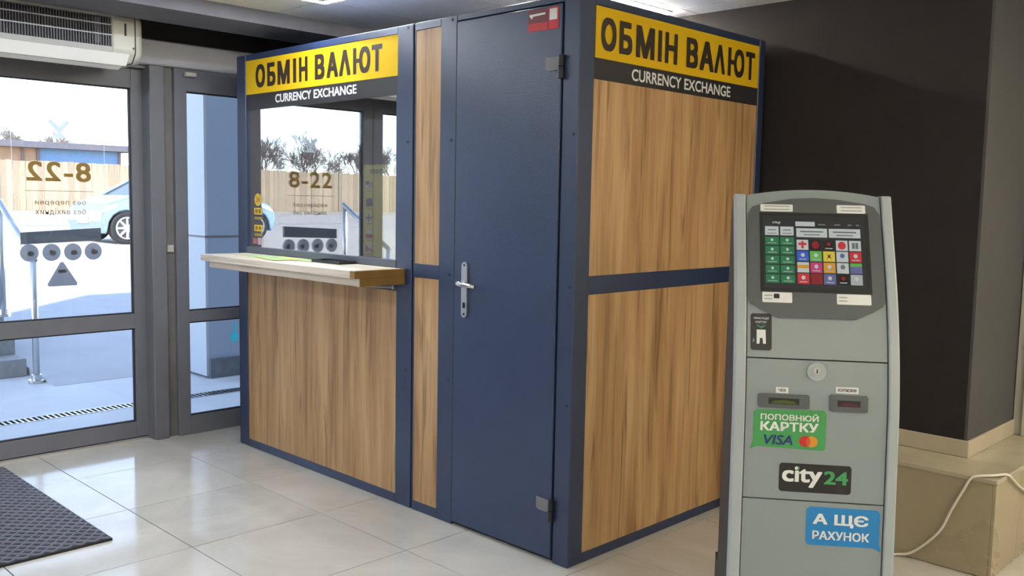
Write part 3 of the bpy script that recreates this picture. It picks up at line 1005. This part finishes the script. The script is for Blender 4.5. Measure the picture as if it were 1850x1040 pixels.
wh = emis('white', (0.42, 0.46, 0.46))
whd = emis('pale', (0.30, 0.34, 0.36))
rd = emis('red', (0.45, 0.03, 0.04))
bl = emis('blue', (0.035, 0.09, 0.45))
ye = emis('yellow', (0.55, 0.42, 0.05))
og = emis('orange', (0.50, 0.25, 0.03))
pk = emis('pink', (0.45, 0.04, 0.16))
dk = emis('black', (0.012, 0.010, 0.012))
dr = emis('maroon', (0.20, 0.015, 0.02))
lg_ = emis('lime', (0.10, 0.35, 0.06))
vi = emis('violet', (0.10, 0.11, 0.26))
tgrey = emis('textgrey', (0.12, 0.13, 0.14))
km7 = km(SE+0.0006)
text('screen_lettering', 'city', (-0.138, -0.112, 1.405, 1.414), km7, wh, scn, bold=0.02, world=False)
stile_(-0.068, -0.010, 1.400, 1.414, wh)
for u in (-0.128, ):
    pass
for u0, u1 in ((-0.160, -0.119), (-0.114, -0.074)):
    stile_(u0, u1, 1.371, 1.398, wh)
    stile_(u0+0.008, u1-0.008, 1.386, 1.389, tgrey, 'screen_print', SE+0.0006)
    stile_(u0+0.006, u1-0.006, 1.376, 1.378, tgrey, 'screen_print', SE+0.0006)
for u0, u1 in ((-0.066, 0.026), (0.031, 0.124)):
    stile_(u0, u1, 1.367, 1.394, wh)
    stile_(u0+0.012, u1-0.012, 1.382, 1.386, tgrey, 'screen_print', SE+0.0006)
    stile_(u0+0.022, u1-0.022, 1.373, 1.376, tgrey, 'screen_print', SE+0.0006)
for u0, u1 in ((0.0, 0.022), (0.048, 0.066), (0.088, 0.1), (0.112, 0.122)):
    stile_(u0, u1, 1.404, 1.408, tgrey)
for r in range(5):
    z1 = 1.366-r*0.0282
    for c in range(2):
        u0 = -0.160+c*0.0455
        stile_(u0, u0+0.041, z1-0.0245, z1, gr)
        dec('icon', disc(u0+0.0205, z1-0.009, 0.0045, n=8), SE+0.0006, wh, scn)
        stile_(u0+0.007, u0+0.034, z1-0.0195, z1-0.0175, whd, 'screen_print', SE+0.0006)
GRID = [[wh, dk, dk, wh, wh], [bl, lg_, ye, wh, rd], [wh, pk, og, wh, lg_], [rd, dr, vi, dk, whd]]
for r in range(4):
    z1 = 1.359-r*0.0335
    for c in range(5):
        u0 = -0.066+c*0.0388
        m_ = GRID[r][c]
        stile_(u0, u0+0.0345, z1-0.0305, z1, m_)
        cu, cz_ = u0+0.01725, z1-0.015
        E2 = SE+0.0006
        if (r, c) == (0, 0):
            stile_(cu-0.0035, cu+0.0035, cz_-0.011, cz_+0.011, rd, 'icon', E2)
            stile_(cu-0.012, cu+0.012, cz_-0.001, cz_+0.006, rd, 'icon', E2+0.0003)
        elif (r, c) in ((0, 3), (0, 1), (3, 1)):
            dec('icon', disc(cu, cz_, 0.012, n=14), E2, rd if c == 3 else dr, scn)
        elif (r, c) == (2, 4):
            stile_(u0, u0+0.0345, z1-0.0305, z1-0.010, vi, 'icon', E2)
        elif (r, c) == (2, 0):
            stile_(u0, u0+0.0345, z1-0.018, z1-0.008, og, 'icon', E2)
        elif (r, c) == (0, 4):
            stile_(cu-0.009, cu-0.001, cz_-0.009, cz_+0.009, tgrey, 'icon', E2)
            stile_(cu+0.001, cu+0.009, cz_-0.009, cz_+0.009, tgrey, 'icon', E2)
        elif m_ is wh:
            dec('icon', disc(cu, cz_+0.003, 0.007, n=10), E2, vi if r == 1 else tgrey, scn)
        elif m_ is ye:
            dec('icon', [(cu-0.008, cz_-0.009), (cu, cz_-0.002), (cu+0.008, cz_-0.009), (cu+0.002, cz_+0.002), (cu+0.008, cz_+0.009), (cu, cz_+0.004), (cu-0.008, cz_+0.009), (cu-0.002, cz_+0.002)], E2, dk, scn)
        else:
            dec('icon', disc(cu, cz_+0.003, 0.006, n=10), E2, wh if m_ is not dk else dr, scn)
            stile_(cu-0.011, cu+0.011, cz_-0.011, cz_-0.008, whd, 'screen_print', E2)
# white paper labels round the screen
for u0, u1, z0, z1 in ((-0.173, -0.074, 1.444, 1.466), (0.058, 0.143, 1.442, 1.467), (-0.171, -0.083, 1.171, 1.201), (0.047, 0.146, 1.171, 1.201)):
    o = dec('paper_label', rounded(u0, u1, z0, z1, 0.003, 2), 0.0058, paper, bz, label='white paper label')
    zc = (z0+z1)/2
    for k in range(2):
        dec('label_print', rect(u0+0.012 if z0 > 1.3 else u0+0.006, u1-0.010 if z0 > 1.3 else u0+0.030, zc+0.004-k*0.010, zc+0.007-k*0.010), 0.0064, grey_print, bz)
dec('label_print', rounded(-0.137, -0.120, 1.183, 1.197, 0.003, 2), 0.0064, sticker_black, bz)
# contactless payment sticker
nf = dec('card_sticker', rounded(-0.205, -0.143, 1.030, 1.137, 0.008), 0.0008, sticker_black, ki, label='black contactless payment sticker with white card pictogram')
text('print', 'ПРИКЛАДИ', (-0.196, -0.152, 1.119, 1.126), km(0.0014), paper, nf, world=False, bold=0.01)
text('print', 'КАРТКУ', (-0.190, -0.158, 1.109, 1.115), km(0.0014), paper, nf, world=False, bold=0.01)
dec('print', [(-0.187, 1.100), (-0.174, 1.093), (-0.161, 1.100), (-0.161, 1.105), (-0.174, 1.099), (-0.187, 1.105)], 0.0014, gr, nf)
dec('print', [(-0.187, 1.049), (-0.179, 1.049), (-0.177, 1.066), (-0.170, 1.066), (-0.168, 1.049), (-0.160, 1.049), (-0.161, 1.090), (-0.187, 1.090)], 0.0014, paper, nf)
dec('print', [(-0.199, 1.055), (-0.193, 1.055), (-0.196, 1.066)], 0.0014, grey_print, nf)
# lock
def kz(z):
    return lambda a, b, d: (a, -(g(z)+d), b)
plate('lock_ring', disc(-0.013, 0.975, 0.0275), kz(0.975), -0.004, 0.008, kiosk_side, mid, world=False)
plate('lock_core', disc(-0.013, 0.977, 0.011, n=16), kz(0.975), 0.008, 0.011, steel, mid, world=False)
plate('keyway', rounded(-0.0145, -0.0115, 0.971, 0.983, 0.001, 2), kz(0.975), 0.0111, 0.0118, black, mid, world=False)
# slots
for nm, u0, u1, z0, z1, gm, lab, lb in (
        ('receipt_slot', -0.180, -0.032, 0.865, 0.905, (0.055, 0.08, 0.006), 'ЧЕК', (-0.129, -0.093, 0.908, 0.925)),
        ('note_slot', 0.026, 0.134, 0.862, 0.910, (0.06, 0.005, 0.012), 'КУПЮРИ', (0.043, 0.107, 0.915, 0.933))):
    zc = (z0+z1)/2
    o = curved_poly(nm, rounded(u0, u1, z0, z1, 0.006), -0.002, 0.006, kiosk_dark, mid)
    w_ = (u1-u0)
    dec('slot_opening', rect(u0+w_*0.20, u1-w_*0.20, zc-0.009, zc+0.009), 0.0066, black, mid)
    dec('slot_light', [(u0+w_*0.24, zc-0.007), (u1-w_*0.24, zc-0.007), (u1-w_*0.30, zc+0.001), (u0+w_*0.5, zc+0.004), (u0+w_*0.30, zc+0.001)], 0.0072, mat('slot_'+nm, gm, 0.4, emit=gm, es=0.0), mid)
    dec('paper_label', rect(*lb), 0.0008, paper, mid)
    text('label_lettering', lab, (lb[0]+0.006, lb[1]-0.006, lb[2]+0.004, lb[3]-0.004), km(0.0014), sticker_black, mid, bold=0.01, world=False)
# green bubble
green_s = mat('sticker_green', (0.055, 0.30, 0.085), 0.45)
gs = dec('green_sticker', [(-0.200, 0.738), (-0.180, 0.748), (0.012, 0.743), (0.018, 0.752), (0.018, 0.854), (0.010, 0.862), (-0.183, 0.858), (-0.192, 0.850), (-0.191, 0.765)], 0.0008, green_s, ki, label='green speech bubble sticker')
text('lettering', 'ПОПОВНЮЙ', (-0.171, -0.004, 0.828, 0.850), km(0.0014), paper, gs, bold=0.025, world=False)
text('lettering', 'КАРТКУ', (-0.171, -0.004, 0.796, 0.823), km(0.0014), paper, gs, bold=0.035, world=False)
text('lettering', 'VISA', (-0.160, -0.076, 0.755, 0.784), km(0.0014), mat('print_navy', (0.012, 0.025, 0.16), 0.5), gs, bold=0.02, shear=0.2, world=False)
dec('emblem', disc(-0.041, 0.769, 0.0165), 0.0014, mat('emblem_red', (0.55, 0.02, 0.02), 0.5), gs)
dec('emblem', disc(-0.021, 0.7685, 0.0165), 0.0018, mat('emblem_amber', (0.62, 0.26, 0.02), 0.5), gs)
dec('emblem', [(-0.031+0.0065*math.sin(t*PI/8-PI/2)*(-1 if t < 8 else 1)*0, 0.769) for t in range(0)] or [(-0.031, 0.782), (-0.036, 0.775), (-0.0375, 0.769), (-0.036, 0.763), (-0.031, 0.756), (-0.026, 0.763), (-0.0245, 0.769), (-0.026, 0.775)], 0.0022, mat('emblem_orange', (0.60, 0.09, 0.01), 0.5), gs)
# black logo plate
cs = dec('logo_sticker', rounded(-0.112, 0.095, 0.617, 0.702, 0.010), 0.0008, mat('logo_black', (0.014, 0.013, 0.013), 0.45), ki, label='black logo sticker')
text('lettering', 'city', (-0.103, 0.012, 0.632, 0.693), km(0.0014), paper, cs, bold=0.03, world=False)
text('lettering', '24', (0.017, 0.086, 0.645, 0.684), km(0.0014), mat('logo_green', (0.05, 0.30, 0.10), 0.45), cs, bold=0.03, world=False)
dec('print', disc(-0.0605, 0.6875, 0.0068, n=12), 0.0019, MATS['logo_green'], cs)
# blue bubble
bs = dec('blue_sticker', [(-0.022, 0.462), (0.150, 0.463), (0.162, 0.464), (0.186, 0.452), (0.180, 0.478), (0.181, 0.565), (0.172, 0.576), (-0.018, 0.576), (-0.029, 0.567), (-0.029, 0.472)], 0.0008, mat('sticker_blue', (0.012, 0.20, 0.50), 0.4), ki, label='blue speech bubble sticker')
text('lettering', 'А ЩЄ', (-0.010, 0.148, 0.519, 0.557), km(0.0014), paper, bs, bold=0.035, world=False)
text('lettering', 'РАХУНОК', (-0.010, 0.152, 0.480, 0.506), km(0.0014), paper, bs, bold=0.03, world=False)
# base behind
part_box('base_plate', (KL-0.01, KR+0.01, -0.27, KB+0.01, 0, 0.0118), black, ki, world=False)
part_box('rear_box', (-0.245, 0.215, KB+0.011, KB+0.100, 0.0, 0.235), black, ki, world=False, label='black box at the foot of the kiosk back')
part_box('back_door', (IL-0.02, IR+0.02, KB+0.0005, KB+0.0095, 0.24, 1.42), kiosk_dark, ki, world=False)

# power cord over the landing
bm = new_bm()
cp = [(0.70, 0.62, 0.006), (0.78, 0.90, 0.006), (0.84, 1.10, 0.008), (0.905, 1.132, 0.025), (0.97, 1.138, 0.085), (1.025, 1.139, 0.16), (1.06, 1.139, 0.25), (1.10, 1.139, 0.34), (1.125, 1.140, 0.395),
      (1.155, 1.150, 0.4095), (1.195, 1.185, 0.413), (1.224, 1.25, 0.4095), (1.229, 1.32, 0.375), (1.229, 1.42, 0.325), (1.230, 1.60, 0.25), (1.232, 1.85, 0.17)]
def catmull(P_, n=6):
    P_ = [Vector(p) for p in P_]
    Q = []
    for i in range(len(P_)-1):
        a = P_[max(i-1, 0)]; b = P_[i]; c = P_[i+1]; d = P_[min(i+2, len(P_)-1)]
        for k in range(n):
            t = k/n
            Q.append(0.5*((2*b)+(c-a)*t+(2*a-5*b+4*c-d)*t*t+(3*b-3*c+d-a)*t**3))
    Q.append(P_[-1])
    return Q
add_tube(bm, catmull(cp), 0.0055, 8)
tag(obj('power_cord', bm, mat('cord_white', (0.72, 0.69, 0.60), 0.5), None, smooth=True), 'white power cord running from the kiosk over the beige landing', 'cord')

# ------------------------------------------------------------------ door mat
mt = thing('door_mat', 'dark grey rubber mat with wavy ridges in front of the glass doors', 'mat', (-2.25, -1.8, 0))
rub = mat('rubber_dark', (0.008, 0.008, 0.012), 0.6)
rub2 = mat('rubber_ridge', (0.13, 0.13, 0.165), 0.45)
mx0, mx1, my0, my1 = -2.93, -1.515, -2.55, -1.185
part_box('base', (mx0, mx1, my0, my1, 0.0005, 0.010), rub, mt)
vv, ff = [], []
def ridge(pts, hw, h, z0):
    b = len(vv)
    for i, (x, y) in enumerate(pts):
        x2, y2 = pts[min(i+1, len(pts)-1)]
        x1, y1 = pts[max(i-1, 0)]
        dx, dy = x2-x1, y2-y1
        l = math.hypot(dx, dy)
        nx, ny = -dy/l*hw, dx/l*hw
        vv.extend([(x+nx, y+ny, z0), (x+nx*0.5, y+ny*0.5, z0+h), (x-nx*0.5, y-ny*0.5, z0+h), (x-nx, y-ny, z0)])
        if i:
            for q in range(3):
                ff.append((b+4*i-4+q, b+4*i-3+q, b+4*i+1+q, b+4*i+q))
x = mx0+0.016
k = 0
while x < mx1-0.014:
    pts = []
    n = int((my1-my0-0.01)/0.0075)
    for i in range(n+1):
        y = my0+0.005+(my1-my0-0.01)*i/n
        pts.append((x+0.0090*math.sin(2*PI*y/0.055+(PI if k % 2 else 0)), y))
    ridge(pts, 0.0055, 0.006, 0.010)
    x += 0.030
    k += 1
me = bpy.data.meshes.new('ridge')
me.from_pydata(vv, [], ff)
me.update()
obj('ridge', me, rub2, mt, kind='stuff', label='wavy rubber ridges')

# ------------------------------------------------------------------ outside: porch, steps, ramp, street
conc = floor_tile_mat('porch_stone', (0.56, 0.57, 0.59), (0.66, 0.67, 0.69), 0.6, 3.0)
pave = mat('street_paving', (0.40, 0.375, 0.345), 0.85, noise=0.12, nscale=6)
ramp_m = mat('ramp_granite', (0.47, 0.48, 0.50), 0.7, noise=0.05, nscale=4)
step_m = mat('step_granite', (0.30, 0.30, 0.31), 0.7, noise=0.12, nscale=20)
asphalt = mat('road', (0.36, 0.34, 0.33), 0.9, noise=0.10, nscale=0.8)
SZ = 0.42
po = setting('porch_paving', 'pale stone porch floor outside the glass doors', 'paving', (-4, -1, 0))
part_box('slab', (-3.90, XW-0.19, -8, 3.0, -0.10, -0.002), conc, po)
part_box('slab', (-5.55, -4.03, -8, 3.0, -0.10, -0.002), conc, po)
dg = thing('drain_grate', 'long slotted metal drain grate set into the porch floor', 'grate', (-3.965, -1, 0))
part_box('channel', (-4.029, -3.901, -7.9, 2.9, -0.06, -0.05), alu_dark, dg)
for xa in (-4.028, -3.910):
    part_box('frame', (xa, xa+0.008, -7.9, 2.9, -0.0495, 0.001), steel, dg)
bm = new_bm()
y = -7.88
while y < 2.88:
    add_box(bm, -4.0195, -3.9105, y, y+0.012, -0.02, 0.0)
    y += 0.034
obj('bar', bm, steel, dg, kind='stuff')
es = setting('entrance_steps', 'granite steps rising from the porch to the street', 'steps', (-5.9, -2, 0))
for k in range(3):
    xs = -5.50-0.26*k
    part_box('step', (xs-0.30 if k < 2 else xs-0.30, xs, -3.3, -0.24, 0.14*k, 0.14*(k+1)), step_m, es, 0.004)
rp_ = new_bm()
xa, xb = -4.95, -8.9
v = [rp_.verts.new(p) for p in ((xa, -0.22, 0.0), (xa, 3.0, 0.0), (xb, 3.0, SZ), (xb, -0.22, SZ), (xa, -0.22, -0.1), (xa, 3.0, -0.1), (xb, 3.0, -0.1), (xb, -0.22, -0.1))]
for q in ((0, 1, 2, 3), (7, 6, 5, 4), (0, 4, 5, 1), (1, 5, 6, 2), (2, 6, 7, 3), (3, 7, 4, 0)):
    rp_.faces.new([v[i] for i in q])
bmesh.ops.recalc_face_normals(rp_, faces=rp_.faces[:])
struct(obj('access_ramp', rp_, ramp_m, None), 'grey granite ramp rising beside the entrance steps', 'ramp')
struct(part_box('trim_4', (-8.9, -6.31, -3.3, -0.225, 0.0, SZ), pave, None), 'paved terrace at the head of the entrance steps', 'paving')
st_ = new_bm()
def quad(bm, pts):
    bm.faces.new([bm.verts.new(p) for p in pts])
quad(st_, [(-8.9, -90, SZ), (-8.9, 70, SZ), (-20.0, 70, 0.46), (-20.0, -90, 0.46)])
struct(obj('street_paving', st_, pave, None), 'sunlit paved forecourt and parking strip', 'paving')
st_ = new_bm()
quad(st_, [(-20.0, -90, 0.46), (-20.0, 70, 0.46), (-38, 70, 0.60), (-38, -90, 0.60)])
struct(obj('road', st_, asphalt, None), 'pale sunlit road in front of the plank fence', 'road')
st_ = new_bm()
quad(st_, [(-38, -90, 0.60), (-38, 70, 0.60), (-160, 70, 0.7), (-160, -90, 0.7)])
struct(obj('verge', st_, mat('dry_grass', (0.28, 0.25, 0.15), 0.95, noise=0.3, nscale=1.5), None), 'dry ground behind the road', 'ground')
st_ = new_bm()
quad(st_, [(-5.551, -90, -0.01), (-5.551, -3.301, -0.01), (-8.9, -3.301, SZ), (-8.9, -90, SZ)])
struct(obj('bank', st_, pave, None), 'paved slope beyond the entrance steps', 'paving')
kb = struct(part_box('kerb', (-36.2, -35.9, -60, 40, 0.55, 0.72), mat('kerb_stone', (0.36, 0.33, 0.30), 0.9, noise=0.2, nscale=3), None), 'low kerb at the far side of the road', 'kerb')

# handrails
def handrail(label, p0, p1):
    t = thing('handrail', label, 'handrail', p0, 0, 'stainless handrails of the entrance steps')
    tp = Vector((p0[0], p0[1], p0[2]+0.95))
    tq = Vector((p1[0], p1[1], p1[2]+0.95))
    bm = new_bm(); add_tube(bm, [p0, tp], 0.024, 14); obj('post', bm, steel, t, smooth=True)
    bm = new_bm(); add_tube(bm, [p1, tq], 0.024, 14); obj('post', bm, steel, t, smooth=True)
    bm = new_bm(); d = (tq-tp).normalized(); add_tube(bm, [tp-d*0.02, tq+d*0.03], 0.026, 14); obj('rail', bm, steel, t, smooth=True)
    for p in (p0, p1):
        bm = new_bm(); add_tube(bm, [p, (p[0], p[1], p[2]+0.02)], 0.06, 16); add_tube(bm, [(p[0], p[1], p[2]+0.02), (p[0], p[1], p[2]+0.06)], 0.036, 14)
        obj('flange', bm, steel, t)
handrail('stainless steel handrail between the entrance steps and the ramp', (-5.19, -0.27, 0.0), (-6.06, -0.232, SZ))
handrail('stainless steel handrail on the open side of the entrance steps', (-5.19, -3.10, 0.0), (-5.95, -3.10, SZ))

# exterior pilaster next to the ramp
pil = setting('exterior_pillar', 'square rendered pillar with dark plinth outside the fixed glass panel', 'pillar', (-5, 1.6, 0))
pw = mat('pillar_lit_tone', (0.50, 0.52, 0.55), 0.85, bump=0.05, bscale=60)
part_box('shaft', (-5.30, -4.50, 0.80, 2.6, 0.155, 6.0), mat('pillar_shaded_tone', (0.36, 0.42, 0.52), 0.85, bump=0.05, bscale=60), pil)  # grey-blue darkened to carry the shade of the hall-facing side
part_box('lit_face', (-5.30, -4.50, 0.775, 0.799, 0.02, 6.0), pw, pil, label='paler flank with daylight put into its colour')  # paler sheet carries the daylight falling on this flank
part_box('plinth', (-5.32, -4.48, 0.80, 2.62, 0.0, 0.155), mat('pillar_plinth', (0.16, 0.17, 0.19), 0.8, noise=0.25, nscale=9), pil)
part_box('joint', (-5.303, -4.497, 0.772, 2.603, 1.125, 1.14), alu_brown, pil)
plate('sticker', [(0.985, 0.34), (0.988, 0.29), (1.02, 0.27), (1.05, 0.29), (1.055, 0.33), (1.035, 0.352), (1.04, 0.43), (1.022, 0.43), (1.015, 0.36)], lambda a, b, d: (-4.499+d, a, b), 0.0, 0.002, mat('cyan_paint', (0.05, 0.62, 0.72), 0.5, emit=None), pil, label='cyan painted mark')

# unseen storey above the hall, added to shade the porch
up_w = mat('facade_render', (0.50, 0.49, 0.47), 0.9)
fb = setting('facade', 'unseen upper storey added over the entrance to shade the porch', 'building', (0, 0, 2.6))
part_box('upper_shade_block', (XW-0.22, XR+0.3, YF-0.3, 8.0, 2.55, 6.4), up_w, fb)
part_box('outer_wall', (XW-0.22, XW-0.201, -6.5, -6.0, 0, 2.55), up_w, fb)
part_box('outer_wall', (XW-0.22, XW-0.201, 0.42, 8.0, 0, 2.55), up_w, fb)

# plank fence across the road
fe = thing('plank_fence', 'tall pale timber plank fence across the road', 'fence', (-38.5, -8, 0.6))
pl_m = [wood_mat('plank_%d' % k, tuple(c*f for c in (0.27, 0.180, 0.11)), tuple(c*f for c in (0.36, 0.275, 0.19)), tuple(c*f for c in (0.42, 0.33, 0.24)), 0.8) for k, f in enumerate((1.0, 0.86, 1.1))]
PM = []
for k in range(3):
    bm = box_mesh(-0.02, 0.02, -0.117, 0.117, 0, 2.1)
    me = bpy.data.meshes.new('plank')
    bm.to_mesh(me); bm.free()
    me.materials.append(pl_m[k])
    PM.append(me)
y = -44.0
while y < 26:
    if y < -17 or y > 4:
        o = obj('plank', PM[random.randrange(3)], None, None)
        o.parent = fe
        o.matrix_parent_inverse = world_mat(fe).inverted()
        o.location = (-38.5+random.uniform(-0.012, 0.012), y, 0.60+random.uniform(-0.03, 0.03))
    y += 0.24
bm = new_bm()
y = -16.9
while y < 4:
    add_box(bm, -38.52, -38.48, y-0.117, y+0.117, 0.6, 2.7)
    y += 0.24
obj('plank_run', bm, pl_m[0], fe, kind='stuff')
for zz in (0.95, 2.3):
    part_box('rail', (-38.60, -38.53, -44.1, 26, zz, zz+0.1), pl_m[1], fe)

# low shed behind the fence
sh = thing('shed', 'long low shed with blue and brick walls and a flat dark roof behind the fence', 'shed', (-46, 12, 0.6))
part_box('blue_wall', (-52, -46, 13.4, 17.4, 0.6, 3.55), mat('shed_blue', (0.20, 0.32, 0.55), 0.8, noise=0.06), sh)
part_box('brick_wall', (-52, -46.01, 4.0, 13.399, 0.6, 3.55), mat('shed_brick', (0.50, 0.30, 0.20), 0.9, noise=0.12, nscale=2), sh)
for yy in (12.6, 13.3, 17.25):
    part_box('pilaster', (-45.99, -45.9, yy, yy+0.12, 0.6, 3.55), mat('shed_post', (0.22, 0.15, 0.15), 0.8), sh)
part_box('roof', (-52.4, -45.3, 3.6, 18.0, 3.55, 3.85), mat('shed_roof', (0.13, 0.12, 0.15), 0.8, noise=0.1), sh)

# bare trees
bark = mat('bare_bark', (0.23, 0.18, 0.165), 0.9, noise=0.2)
def tree(label, x, y, h, seed, spread=1.0, grp='bare trees behind the fence'):
    rnd = random.Random(seed)
    t = thing('bare_tree', label, 'tree', (x, y, 0.6), 0, grp)
    tk, tw = new_bm(), new_bm()
    cnt = [0]
    def grow(bm, p, d, l, r, lev):
        q = p+d*l*0.5+Vector((rnd.uniform(-1, 1), rnd.uniform(-1, 1), rnd.uniform(-0.3, 0.5)))*l*0.06
        e = p+d*l
        add_tube(bm, [p, q, e], [r, r*0.85, r*0.65], 5 if lev < 2 else 3, cap=False)
        cnt[0] += 1
        if lev >= 7:
            return
        n = 3
        for k in range(n):
            a = rnd.uniform(0, 2*PI)
            tilt = rnd.uniform(0.3, 0.75)*spread
            X, Y = frame_of(d)
            nd = (d*math.cos(tilt)+(X*math.cos(a)+Y*math.sin(a))*math.sin(tilt)+Vector((0, 0, 0.10))).normalized()
            grow(tw if lev >= 1 else tk, e if k < 2 else p+d*l*0.7, nd, l*rnd.uniform(0.66, 0.84), max(r*0.58, 0.0075), lev+1)
    grow(tk, Vector((x, y, 0.6)), Vector((rnd.uniform(-0.1, 0.1), rnd.uniform(-0.1, 0.1), 1)).normalized(), h*0.27, h*0.024, 0)
    obj('trunk', tk, bark, t, smooth=True)
    obj('branches', tw, bark, t)
for k, (x, y, h) in enumerate(((-43.0, -23.4, 3.9), (-43.0, -26.6, 4.3), (-43.0, -29.8, 4.0), (-43.0, -33.0, 4.3))):
    tree('leafless tree close behind the long plank fence', x, y, h, 11+k, 0.9, 'bare trees close behind the fence')
for k, (x, y, h) in enumerate(((-48.5, -26.6, 5.0), (-48.5, -30.4, 4.7), (-48.5, -34.2, 4.8), (-48.5, -39.8, 4.6))):
    tree('taller leafless tree in the rear row behind the plank fence', x, y, h, 51+k, 0.9, 'bare trees in the rear row')
for k, (x, y, h, lb) in enumerate(((-56, 14.6, 5.0, 'leafless tree rising behind the blue shed wall'), (-62, 20.4, 5.4, 'leafless tree past the end of the flat-roofed shed'))):
    tree(lb, x, y, h, 31+k, 1.0)

# parked cars
tyre = mat('tyre', (0.018, 0.018, 0.020), 0.8)
cglass = mat('car_glass', (0.03, 0.04, 0.05), 0.08)
rim_m = mat('rim_silver', (0.62, 0.63, 0.65), 0.3, metal=0.6)
lamp_m = mat('head_lamp', (0.75, 0.78, 0.80), 0.1)
def car(label, loc, rot, paint):
    """front points to local -y, near flank at local +x"""
    t = thing('parked_car', label, 'car', loc, rot, None)
    def yz(a, b, d):
        return (d, a, b)
    def arch(cy, r=0.365, n=8):
        return [(cy+r*math.cos(PI-PI*k/n)*-1 if False else cy-r*math.cos(PI*k/n), 0.30+r*math.sin(PI*k/n)) for k in range(n+1)]
    low_ = [(-1.69, 0.22), (-1.76, 0.45), (-1.72, 0.66), (-1.60, 0.80), (-1.10, 0.96), (-0.9, 0.98), (1.75, 1.00), (2.02, 0.92), (2.06, 0.60), (2.02, 0.24), (1.62, 0.20)]
    under = list(reversed([(a, b) for a, b in arch(1.26)]))+[(0.85, 0.18), (-0.80, 0.18)]+list(reversed([(a, b) for a, b in arch(-1.24)]))+[(-1.63, 0.20)]
    bm = new_bm()
    add_prism(bm, low_[:-1]+under, yz, -0.86, 0.86)
    o = obj('body', bm, paint, t, world=False)
    bv = o.modifiers.new('bevel', 'BEVEL'); bv.width = 0.05; bv.segments = 3; bv.limit_method = 'ANGLE'; bv.angle_limit = math.radians(50)
    bm = new_bm()
    P0 = [(-1.05, 0.95), (-0.30, 1.40), (1.15, 1.42), (1.85, 0.97)]
    A_ = [bm.verts.new((0.80 if b < 1.2 else 0.60, a, b)) for a, b in P0]
    B_ = [bm.verts.new((-0.80 if b < 1.2 else -0.60, a, b)) for a, b in P0]
    bm.faces.new(A_); bm.faces.new(B_[::-1])
    for k in range(4):
        bm.faces.new((A_[k], B_[k], B_[(k+1) % 4], A_[(k+1) % 4]))
    bmesh.ops.recalc_face_normals(bm, faces=bm.faces[:])
    obj('glasshouse', bm, cglass, t, world=False)
    part_box('roof', (-0.61, 0.61, -0.32, 1.18, 1.395, 1.45), paint, t, 0.02, world=False)
    for s in (-1, 1):
        for (a0, b0), (a1, b1) in (((-1.06, 0.96), (-0.30, 1.41)), ((0.42, 0.98), (0.40, 1.41)), ((1.86, 0.97), (1.16, 1.42))):
            bm = new_bm()
            add_tube(bm, [(s*0.81, a0, b0), (s*0.61, a1, b1)], 0.035, 6)
            obj('pillar', bm, paint, t, world=False)
        o = part_box('mirror', (min(s*0.84, s*1.02), max(s*0.84, s*1.02), -0.86, -0.72, 0.98, 1.13), paint, t, 0.03, world=False)
        bm = new_bm()
        add_prism(bm, [(-1.73, 0.62), (-1.42, 0.74), (-1.40, 0.82), (-1.62, 0.74)], yz, s*0.70, s*0.868)
        obj('head_lamp', bm, lamp_m, t, world=False)
        part_box('door_handle', (min(s*0.86, s*0.885), max(s*0.86, s*0.885), 0.18, 0.36, 0.80, 0.83), paint, t, world=False)
        for cy in (-1.24, 1.26):
            bm = new_bm()
            add_tube(bm, [(s*0.66, cy, 0.315), (s*0.68, cy, 0.315), (s*0.86, cy, 0.315), (s*0.875, cy, 0.315)], [0.29, 0.315, 0.315, 0.295], 28)
            w_ = obj('wheel', bm, tyre, t, world=False)
            bm = new_bm()
            add_tube(bm, [(s*0.874, cy, 0.315), (s*0.880, cy, 0.315)], 0.215, 24)
            obj('rim', bm, mat('rim_dark', (0.06, 0.06, 0.065), 0.5), w_, world=False)
            bm = new_bm()
            for k in range(8):
                a = 2*PI*k/8
                add_tube(bm, [(s*0.884, cy, 0.315), (s*0.884, cy+0.21*math.cos(a), 0.315+0.21*math.sin(a))], [0.035, 0.022], 5)
            ringp = [(s*0.884, cy+0.212*math.cos(2*PI*k/24), 0.315+0.212*math.sin(2*PI*k/24)) for k in range(25)]
            add_tube(bm, ringp, 0.016, 5)
            obj('spoke', bm, rim_m, w_, world=False)
    part_box('number_plate', (-0.26, 0.26, -1.775, -1.76, 0.40, 0.51), paper, t, world=False)
    return t
car('pale blue silver hatchback parked across the forecourt, seen through the door', (-16.9, 6.26, 0.452), math.radians(0), mat('car_silver_blue', (0.21, 0.29, 0.37), 0.25, metal=0.3, coat=0.6))
car('light blue car parked along the forecourt, mirrored in the booth window', (-17.4, -6.88, 0.452), math.radians(0), mat('car_light_blue', (0.22, 0.36, 0.55), 0.25, metal=0.3, coat=0.6))
